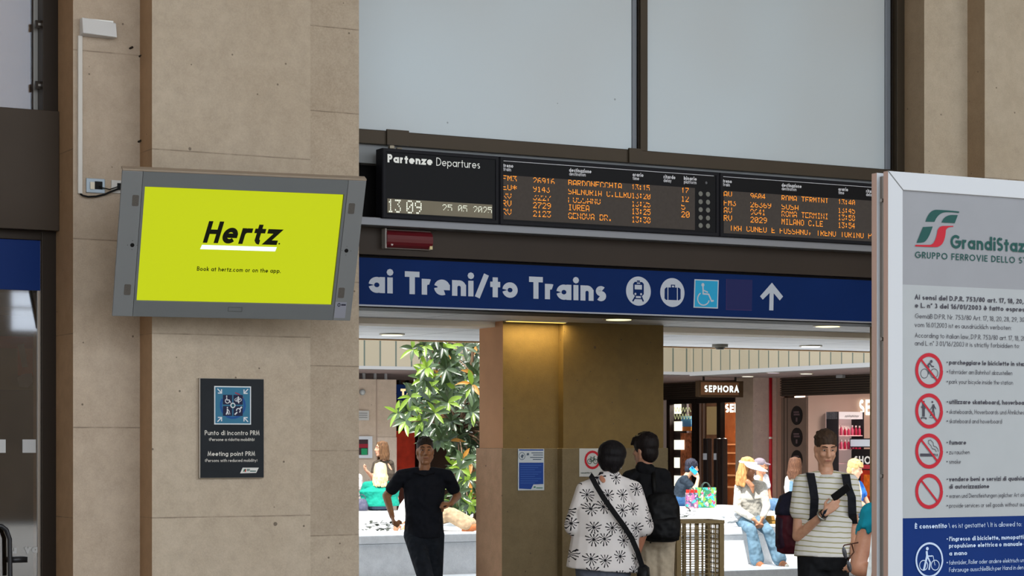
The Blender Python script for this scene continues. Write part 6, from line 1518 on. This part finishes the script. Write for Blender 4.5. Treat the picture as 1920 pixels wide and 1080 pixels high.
# ---------------------------------------------------------------- shops on the right side
SFX = SX(XF)
def ux(px, X=XF): return SX(X).px(px, 700)[0]
def zx(px, py, X=XF): return SX(X).px(px, py)[1]
LOUV = mat('#2a211c', .5, .1, name='louvre'); FRMD = mat('#1f1815', .4, .2, name='shop frame')
zf0, zf1 = 2.555, 2.915
def fascia(pa_, pb_, label, ue=None):
    a, b = ux(pa_), (ue if ue is not None else ux(pb_)); t = thing('louvre_fascia', label, 'shop fascia', SFX.P((a + b) / 2, zf0, 0))
    MB().sbox(SFX, a, b, zf0, zf1, -.06, 0).build('box', LOUV, t)
    m_ = MB()
    for i in range(8): z = zf0 + (i + .5) * (zf1 - zf0) / 8; m_.sbox(SFX, a, b, z - .012, z + .012, 0, .03)
    m_.build('slats', mat('#352a22', .5, .1), t)
fascia(1200, 1396, 'dark louvred band over the left shopfront, behind the lit shop sign'); fascia(1465, 0, 'dark louvred band over the right shopfront, above the pink display', ux(1465) + 9)
sgx0, sgx1, ysg = xY(1310, 34.2), xY(1394, 34.2), 34.2; SGS = SY(ysg); zg0, zg1 = SGS.px(1350, 744.5)[1], SGS.px(1350, 714)[1]
bs = thing('shop_sign', 'brown projecting shop sign with lit white capitals', 'sign', ((sgx0 + sgx1) / 2, ysg, zg0))
MB().box(sgx0, sgx1, ysg, ysg + .12, zg0, zg1).build('box', mat('#40301f', .5), bs, bevel=.01)
for x_ in (sgx0 + .15, sgx1 - .15): MB().box(x_ - .015, x_ + .015, ysg + .04, ysg + .07, zg1, zp - .06).build('hanger', mat('#2a2420', .5), bs)
MB().sbox(SGS, sgx0 + .05, sgx1 - .12, zg0 + .04, zg1 - .03, 0, .01).build('face', mat('#77543a', .5), bs)
m_ = MB(); text(m_, SGS, 'SEPHORA', (1320, 735), 1384.5, 12.5, .2, n=.012, sp=.2); m_.build('lettering', mat('#e8fbf6', .5, 0, 1.3), bs)
# pier with a red pipe
STQ_SHADE = stone('#93806f', '#88776a', None, name='brown stone'); STQ = stone('#b8a398', '#ab9690', None, name='brown stone')  # darker copy of the column stone has shade put into its colour
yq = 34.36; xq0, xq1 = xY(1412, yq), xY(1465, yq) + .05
m_ = MB().prism([(xq0, yq), (xq1, yq), (xq1, yX(1379, xq0)), (xq0, yX(1379, xq0))], 0, zp - .05); o = m_.build('wall_right_column', [STQ, STQ_SHADE])
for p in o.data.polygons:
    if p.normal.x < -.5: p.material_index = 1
struct(o)
u = xY(1456, yq); struct(MB().box(u, xq1, yq - .03, yq, 0, zp - .05).build('trim_30', mat('#8f7d72', .7)))
pr_ = thing('red_pipe', 'vertical red fire pipe on the stone column between the shops', 'pipe', (xY(1445, yq - .06), yq - .06, 0))
x = xY(1445, yq - .06); MB().cyl((x, yq - .06, 0), (x, yq - .06, zp - .05), .033, k=14).build('pipe', mat('#a01822', .4), pr_, smooth=True); z = atY(1445, 821, yq).z; MB().cyl((x, yq - .06, z - .02), (x, yq - .06, z + .02), .044, k=14).build('clamp', mat('#b0a49c', .4, .4), pr_)
# left shopfront
ls = thing('shopfront', 'left glazed shopfront with dark frames and glowing white panels', 'shopfront', SFX.P(ux(1300), 0, 0))
for k, (a, b) in enumerate(((1252, 1258), (1299, 1306), (1346, 1353))): MB().sbox(SFX, ux(a), ux(b), 0, zf0, -.08, .03).build('mullion', FRMD, ls)
MB().sbox(SFX, ux(1252), ux(1378), zf0 - .09, zf0, -.08, .02).build('head_rail', FRMD, ls)
MB().sbox(SFX, ux(1240), ux(1251), 0, zf0, -.05, .01).build('light_jamb', mat('#b9a9a0', .6), ls)
XI = XF + .25; SI_ = SX(XI)
MB().sbox(SX(26.6), ux(1246, 26.6) - 1, ux(1400, 26.6) + 1, 0, 2.9, -.1, 0).build('inner_wall', mat('#8a5a3c', .7, noise=.35, scale=5), ls)
pm = mat('#f6f2dc', .5, 0, 1.15)
for y0_, y1_, x1_ in ((757, 776, 1274), (790, 808, 1277), (825, 843, 1281), (858, 877, 1271), (892, 911, 1276), (926, 945, 1270)):
    a = SI_.px(1260, y1_); b = SI_.px(x1_, y0_); MB().sbox(SI_, a[0], b[0], a[1], b[1], -.05, 0).build('light_panel', pm, ls)
a = SI_.px(1258, 960); b = SI_.px(1283, 755); MB().sbox(SI_, a[0], b[0], 0, b[1], -.12, -.06).build('panel_column', mat('#221a1c', .5), ls)
def at_s(S_, x0_, y0_, x1_, y1_, m, nm, n0=-.03, n1=0, par=ls): a = S_.px(x0_, y1_); b = S_.px(x1_, y0_); return MB().sbox(S_, a[0], b[0], a[1], b[1], n0, n1).build(nm, m, par)
SI2 = SX(XF + .28)
at_s(SI2, 1277, 780, 1296, 800, mat('#4a7fb5', .5), 'blue_poster'); at_s(SI2, 1277, 800, 1296, 808, mat('#c8742c', .5), 'orange_poster')
at_s(SI2, 1276, 812, 1298, 955, mat('#a8623e', .6, noise=.6, scale=14), 'product_display')
m_ = MB(); [stroke(m_, SX(XF + .22), [(1264 + 1.1 * i, yy + a * math.sin(i * 1.25 + a)) for i in range(30)], 1.6, 0) for yy, a in ((768, 4), (781, 5))]; m_.build('window_script', mat('#dfe6b0', .5, 0, .4), ls)
at_s(SX(XF + .1), 1309, 752, 1346, 950, mat('#96694c', .5, noise=.3, scale=3), 'inner_panel'); at_s(SX(XF + .07), 1325, 762, 1345, 815, mat('#d9ba84', .4), 'glass_reflection', -.02)  # gold colour imitates reflections on the door glass
for a, b in ((1311, 1314), (1318, 1321)): at_s(SX(XF + .05), a, 755, b, 955, mat('#8f7466', .4), 'door_stile', -.02)
at_s(SX(XF + .9), 1353, 760, 1381, 950, mat('#9a6c44', .6, noise=.2, scale=4), 'shelf_back')
for y in (832, 848, 868, 890, 912): at_s(SX(XF + .8), 1354, y, 1380, y + 2.5, mat('#caa277', .5, 0, .25), 'shelf', -.08)
m_ = MB(); text(m_, SX(XF + .35), 'SEPHORA', (1359.5, 773.5), 1385, 16, .24, upto='SEP', n=0, sp=.1); m_.build('window_lettering', mat('#fbfbe6', .5, 0, 1.6), ls)
for a, b in ((1322, 1331), (1342, 1349), (1354, 1360)):
    S_ = SX(XF - .35); u0, u1 = S_.px(a, 900)[0], S_.px(b, 900)[0]
    t = thing('security_gate', {1322: 'dark security pedestal before the left shop door, nearest the gold reflection panel', 1342: 'dark security pedestal in the middle of the left shop entrance', 1354: 'slim dark security pedestal beside the stone column'}[a], 'security gate', S_.P((u0 + u1) / 2, 0, 0))
    MB().sbox(S_, u0, u1, 0, S_.px(a, 822)[1], -.06, .06).build('panel', mat('#221a18', .4), t, bevel=.02); MB().sbox(S_, u0 - .03, u1 + .03, 0, .04, -.1, .1).build('foot', mat('#3a302c', .4), t)
    if a != 1354: MB().sbox(S_, u0 + .02, u1 - .02, S_.px(a, 862)[1], S_.px(a, 850)[1], .06, .065).build('label_plate', mat('#b9bcc4', .5), t)
# right shopfront
rs = thing('shop_interior', 'pale lit shop interior behind the right opening, with big white capitals on its wall', 'shop', SFX.P(ux(1570), 0, 0))
at_s(SFX, 1466, 745, 1513, 1010, mat('#5c4a40', .5, noise=.1, scale=3), 'entrance_panel', -.02, .02, rs)
for x in (1471, 1477): at_s(SFX, x, 745, x + 1.5, 1010, mat('#3a2e28', .5), 'groove', .02, .024, rs)
XW = 26.8; SWX = SX(XW); MB().sbox(SWX, SWX.px(1490, 800)[0], SWX.px(1513, 800)[0] + 12, 0, 2.9, -.1, 0).build('inner_wall', mat('#c6a99e', .7), rs)
MB().box(XF + .03, XW, yX(1513, XF), yX(1513, XF) + .1, 0, 2.9).build('return_wall', mat('#b89d92', .7), rs)
YR = yX(1513, XF); SWL = SY(YR - .04); m_ = MB(); text(m_, SWL, 'SEPHORA', (1611, 778), 1632, 28, .2, upto='SE', n=0, sp=.16, h=.3); m_.build('wall_lettering', mat('#fdfde8', .5, 0, 1.7), rs)
for py, nm in ((779, 'upper'), (820, 'middle'), (862, 'lower')):
    S_ = SX(XF - .03); u, v = S_.px(1493.5, py); t = thing('round_sticker', 'dark round shop sticker on the brown entrance panel, %s of three' % nm, 'sticker', S_.P(u, v - .18, 0), 0, 'round stickers on the entrance panel')
    MB().disc(S_, u, v, .185, -.008, 0).build('disc', mat('#14100f', .4), t)
    m_ = MB(); m_.sbox(S_, u - .09, u + .1, v + .0, v + .035, 0, .001); m_.sbox(S_, u - .1, u + .08, v + .05, v + .08, 0, .001); m_.sbox(S_, u - .025, u + .03, v - .12, v - .04, 0, .001); m_.build('printing', mat('#4a3a3c', .5), t)
YC = YR - .36; SC = SY(YC)
cb_ = thing('display_shelf', 'lit display shelf of pink bottles in the right shop', 'shelf', SC.P(SC.px(1595, 900)[0], 0, 0))
a = SC.px(1570, 772); b = SC.px(1619, 772); u0, u1 = a[0], b[0]; zt = a[1]; DKM = mat('#2c2a2e', .4, .2)
MB().sbox(SC, u0, u1, zt - .14, zt, -.35, .0).build('header', mat('#c9c2c6', .5, 0, .35), cb_)
m_ = MB(); [stroke(m_, SC, [(1584 + .9 * i, 780.5 + 1.8 * math.sin(i * 1.9)) for i in range(30) if (i // 6) * 6 <= i], 1.0, .002)]; m_.build('header_lettering', mat('#6a6468', .5), cb_)
for u in (u0, u1 - .02): MB().sbox(SC, u, u + .02, 0, zt, -.35, .02).build('upright', DKM, cb_)
MB().sbox(SC, u0, u1, 0, zt, -.37, -.35).build('back_panel', mat('#e6c9c4', .6, 0, .25), cb_)
for z in (SC.px(1590, 816)[1], SC.px(1590, 842)[1], SC.px(1590, 868)[1], .7): MB().sbox(SC, u0 + .02, u1 - .02, z - .02, z, -.35, .0).build('shelf', mat('#d9b0b4', .5), cb_)
bot = None; r = random.Random(2)
names = ['far left', 'left', 'centre left', 'centre', 'centre right', 'right', 'far right']
for zz, row_ in ((SC.px(1590, 816)[1], 'upper'), (SC.px(1590, 842)[1], 'lower')):
    for i in range(7):
        u = u0 + .05 + i * (u1 - u0 - .1) / 6; hgt = r.uniform(.15, .2)
        t = thing('bottle', 'pink bottle on the %s display shelf, %s' % (row_, names[i]), 'bottle', SC.P(u, zz, -.06), 0, 'pink bottles on the display shelf')
        p = SC.P(u, zz, -.06); b = MB(); b.rings([(p + Vector((0, 0, z * hgt)), Vector((q, 0, 0)), Vector((0, q, 0))) for z, q in ((0, .026), (.02, .03), (.6, .03), (.72, .018), (.8, .016))], None); b.build('flask', mat(('#c83a5e', '#d85a7a', '#b82848')[i % 3], .25), t, smooth=True)
        b = MB(); b.cyl(p + Vector((0, 0, .8 * hgt)), p + Vector((0, 0, hgt)), .018, k=10); b.build('cap', mat('#e0c0c4', .4), t)
S_ = SX(25.4)
sd = thing('standing_display', 'black promotional stand with red picture and large white letters in the right shop', 'display stand', S_.P(S_.px(1630, 900)[0], 0, 0))
a = S_.px(1596, 842); u0 = a[0]; MB().sbox(S_, u0, u0 + 1.1, 0, a[1], -.3, 0).build('body', mat('#1c1a1c', .45), sd, bevel=.01)
at_s(S_, 1596, 824, 1632, 837, mat('#c9d0da', .5, 0, .3), 'top_sign', -.05, .02, sd); at_s(S_, 1594, 822, 1634, 839, mat('#2c2c32', .5), 'top_sign_frame', -.06, .01, sd)
m_ = MB(); text(m_, S_, 'SHOP', (1602, 870), 1633, 15, .2, upto='SHO', n=.003); m_.build('lettering', mat('#e6e2de', .5, 0, .25), sd)
at_s(S_, 1615, 872, 1660, 879, mat('#c9404a', .5), 'red_strip', 0, .004, sd)
at_s(S_, 1614, 882, 1660, 950, mat('#b8301c', .5, noise=.5, scale=9), 'red_picture', 0, .004, sd); at_s(S_, 1620, 890, 1632, 930, mat('#e06a1e', .5, noise=.3, scale=9), 'orange_picture', .004, .006, sd)
# luminous ceiling panels added, out of view, to light the shop interiors
for nm, x, y, en, lab in (('a', 25.9, 31.0, 90, 'added luminous panel lighting the right shop from its ceiling'), ('b', 25.9, 37.2, 450, 'added luminous panel lighting the left shop from its ceiling')):
    t = thing('shop_fill_light', lab, 'ceiling light', (x, y, 2.86)); MB().box(x - .3, x + .3, y - .6, y + .6, 2.86, 2.9).build('diffuser', mat('#fff2e2', .5, 0, 3.0), t)
    l = bpy.data.objects.new('area', bpy.data.lights.new('area', 'AREA')); C.objects.link(l); l.data.energy = en; l.data.size = .6; l.data.color = (1, .9, .8); l.location = (0, 0, -.03); l.parent = t
struct(MB().box(27.6, 27.9, 19, 48, 0, 3.0).build('wall_shop_back', mat('#6b5648', .8)))
for x, y, lab in ((1335, 705, 'round warm light in the gallery soffit right of the lit shop sign'), (1402, 705, 'round light in the gallery soffit just above the red pipe column'), (1450, 698, 'dim round light in the gallery soffit nearest the courtyard edge'), (1512, 700, 'round warm light in the gallery soffit over the right shopfront')):
    if x != 1335: downlight(x, y, zp - .07, .13, lab, ('#fff3d8', .5, 0, 1.4) if x != 1450 else ('#cfc8d8', .5, 0, .5))
p = atX(1578, 702, XF - .05); t = thing('sensor', 'small white sensor under the soffit above the right louvred band', 'sensor', p); MB().box(p.x - .06, p.x + .02, p.y - .1, p.y + .1, zp - .13, zp - .07).build('case', WT, t, bevel=.01)

# ---------------------------------------------------------------- far back wall fittings
SBK = SY(YK - .02)
def bk(x0_, y0_, x1_, y1_, S_=SBK): a = S_.px(x0_, y1_); b = S_.px(x1_, y0_); return a[0], b[0], a[1], b[1]
q = bk(672, 818, 697, 859); t = thing('framed_notice', 'white framed emergency notice with a green symbol on the far pale wall', 'sign', SBK.P((q[0] + q[1]) / 2, q[2], 0)); q = (q[0] - .25, q[1], q[2], q[3])
MB().sbox(SBK, *q, 0, .03).build('frame', mat('#c3c9d2', .5), t); g = .06; MB().sbox(SBK, q[0] + g, q[1] - g - .03, q[2] + g, q[3] - g, .03, .033).build('picture', mat('#3a2a30', .5), t)
v = (q[2] + q[3]) / 2; MB().sbox(SBK, q[0] + g, q[1] - g - .03, v - .01, v + .06, .033, .036).build('red_band', mat('#8a2030', .5), t); a = bk(676, 841, 687, 853); MB().sbox(SBK, *a, .033, .04).build('green_symbol', mat('#1e8a5c', .5), t)
q = bk(668, 770, 691, 788); t = thing('plaque', 'small pale engraved plaque on the far pale wall', 'plaque', SBK.P(q[0], q[2], 0)); MB().sbox(SBK, *q, 0, .02).build('plate', mat('#b9bcbe', .5), t)
m_ = MB()
for y in (774, 778, 782): a = bk(671, y, 688, y + 1.3); m_.sbox(SBK, *a, .02, .022)
m_.build('engraving', mat('#7d8084', .5), t)
u, v = SBK.px(679, 735.5); t = thing('wall_light', 'small grey dome lamp high on the far pale wall', 'lamp', SBK.P(u, v, 0)); MB().disc(SBK, u, v, .055, 0, .03, 20).build('base', mat('#8f9294', .5), t); MB().ell(SBK.P(u, v, .03), .045, .04, .045, k=14).build('dome', mat('#b5babd', .3), t, smooth=True)
STX = SY(39.7); q = bk(744, 722, 835, 750, STX); t = thing('taxi_sign', 'blue sign with glowing yellow letters in the dark opening behind the shrub', 'sign', STX.P((q[0] + q[1]) / 2, q[2], 0)); MB().sbox(STX, *q, -.1, 0).build('panel', mat('#0f3a86', .5), t)
for x in (q[0] + .1, q[1] - .1): MB().box(x - .02, x + .02, 39.75, 39.79, q[3], zp - .05).build('hanger', mat('#3a3a3c', .5), t)
m_ = MB(); text(m_, STX, 'Taxi C', (751, 746), 788, 17, .25, upto='Taxi', n=.004); m_.build('lettering', mat('#ffd9a0', .5, 0, 1.0), t)
S_ = SY(38.5); q = bk(741, 808, 778, 905, S_); t = thing('advert_board', 'orange red advertising panel in the dark opening behind the navy T-shirt man', 'panel', S_.P((q[0] + q[1]) / 2, 0, 0)); MB().sbox(S_, *q, -.06, 0).build('face', mat('#c8381e', .5, noise=.3, scale=3), t); MB().sbox(S_, q[0], q[1], 0, q[2], -.05, -.02).build('leg', mat('#5a3024', .5), t)
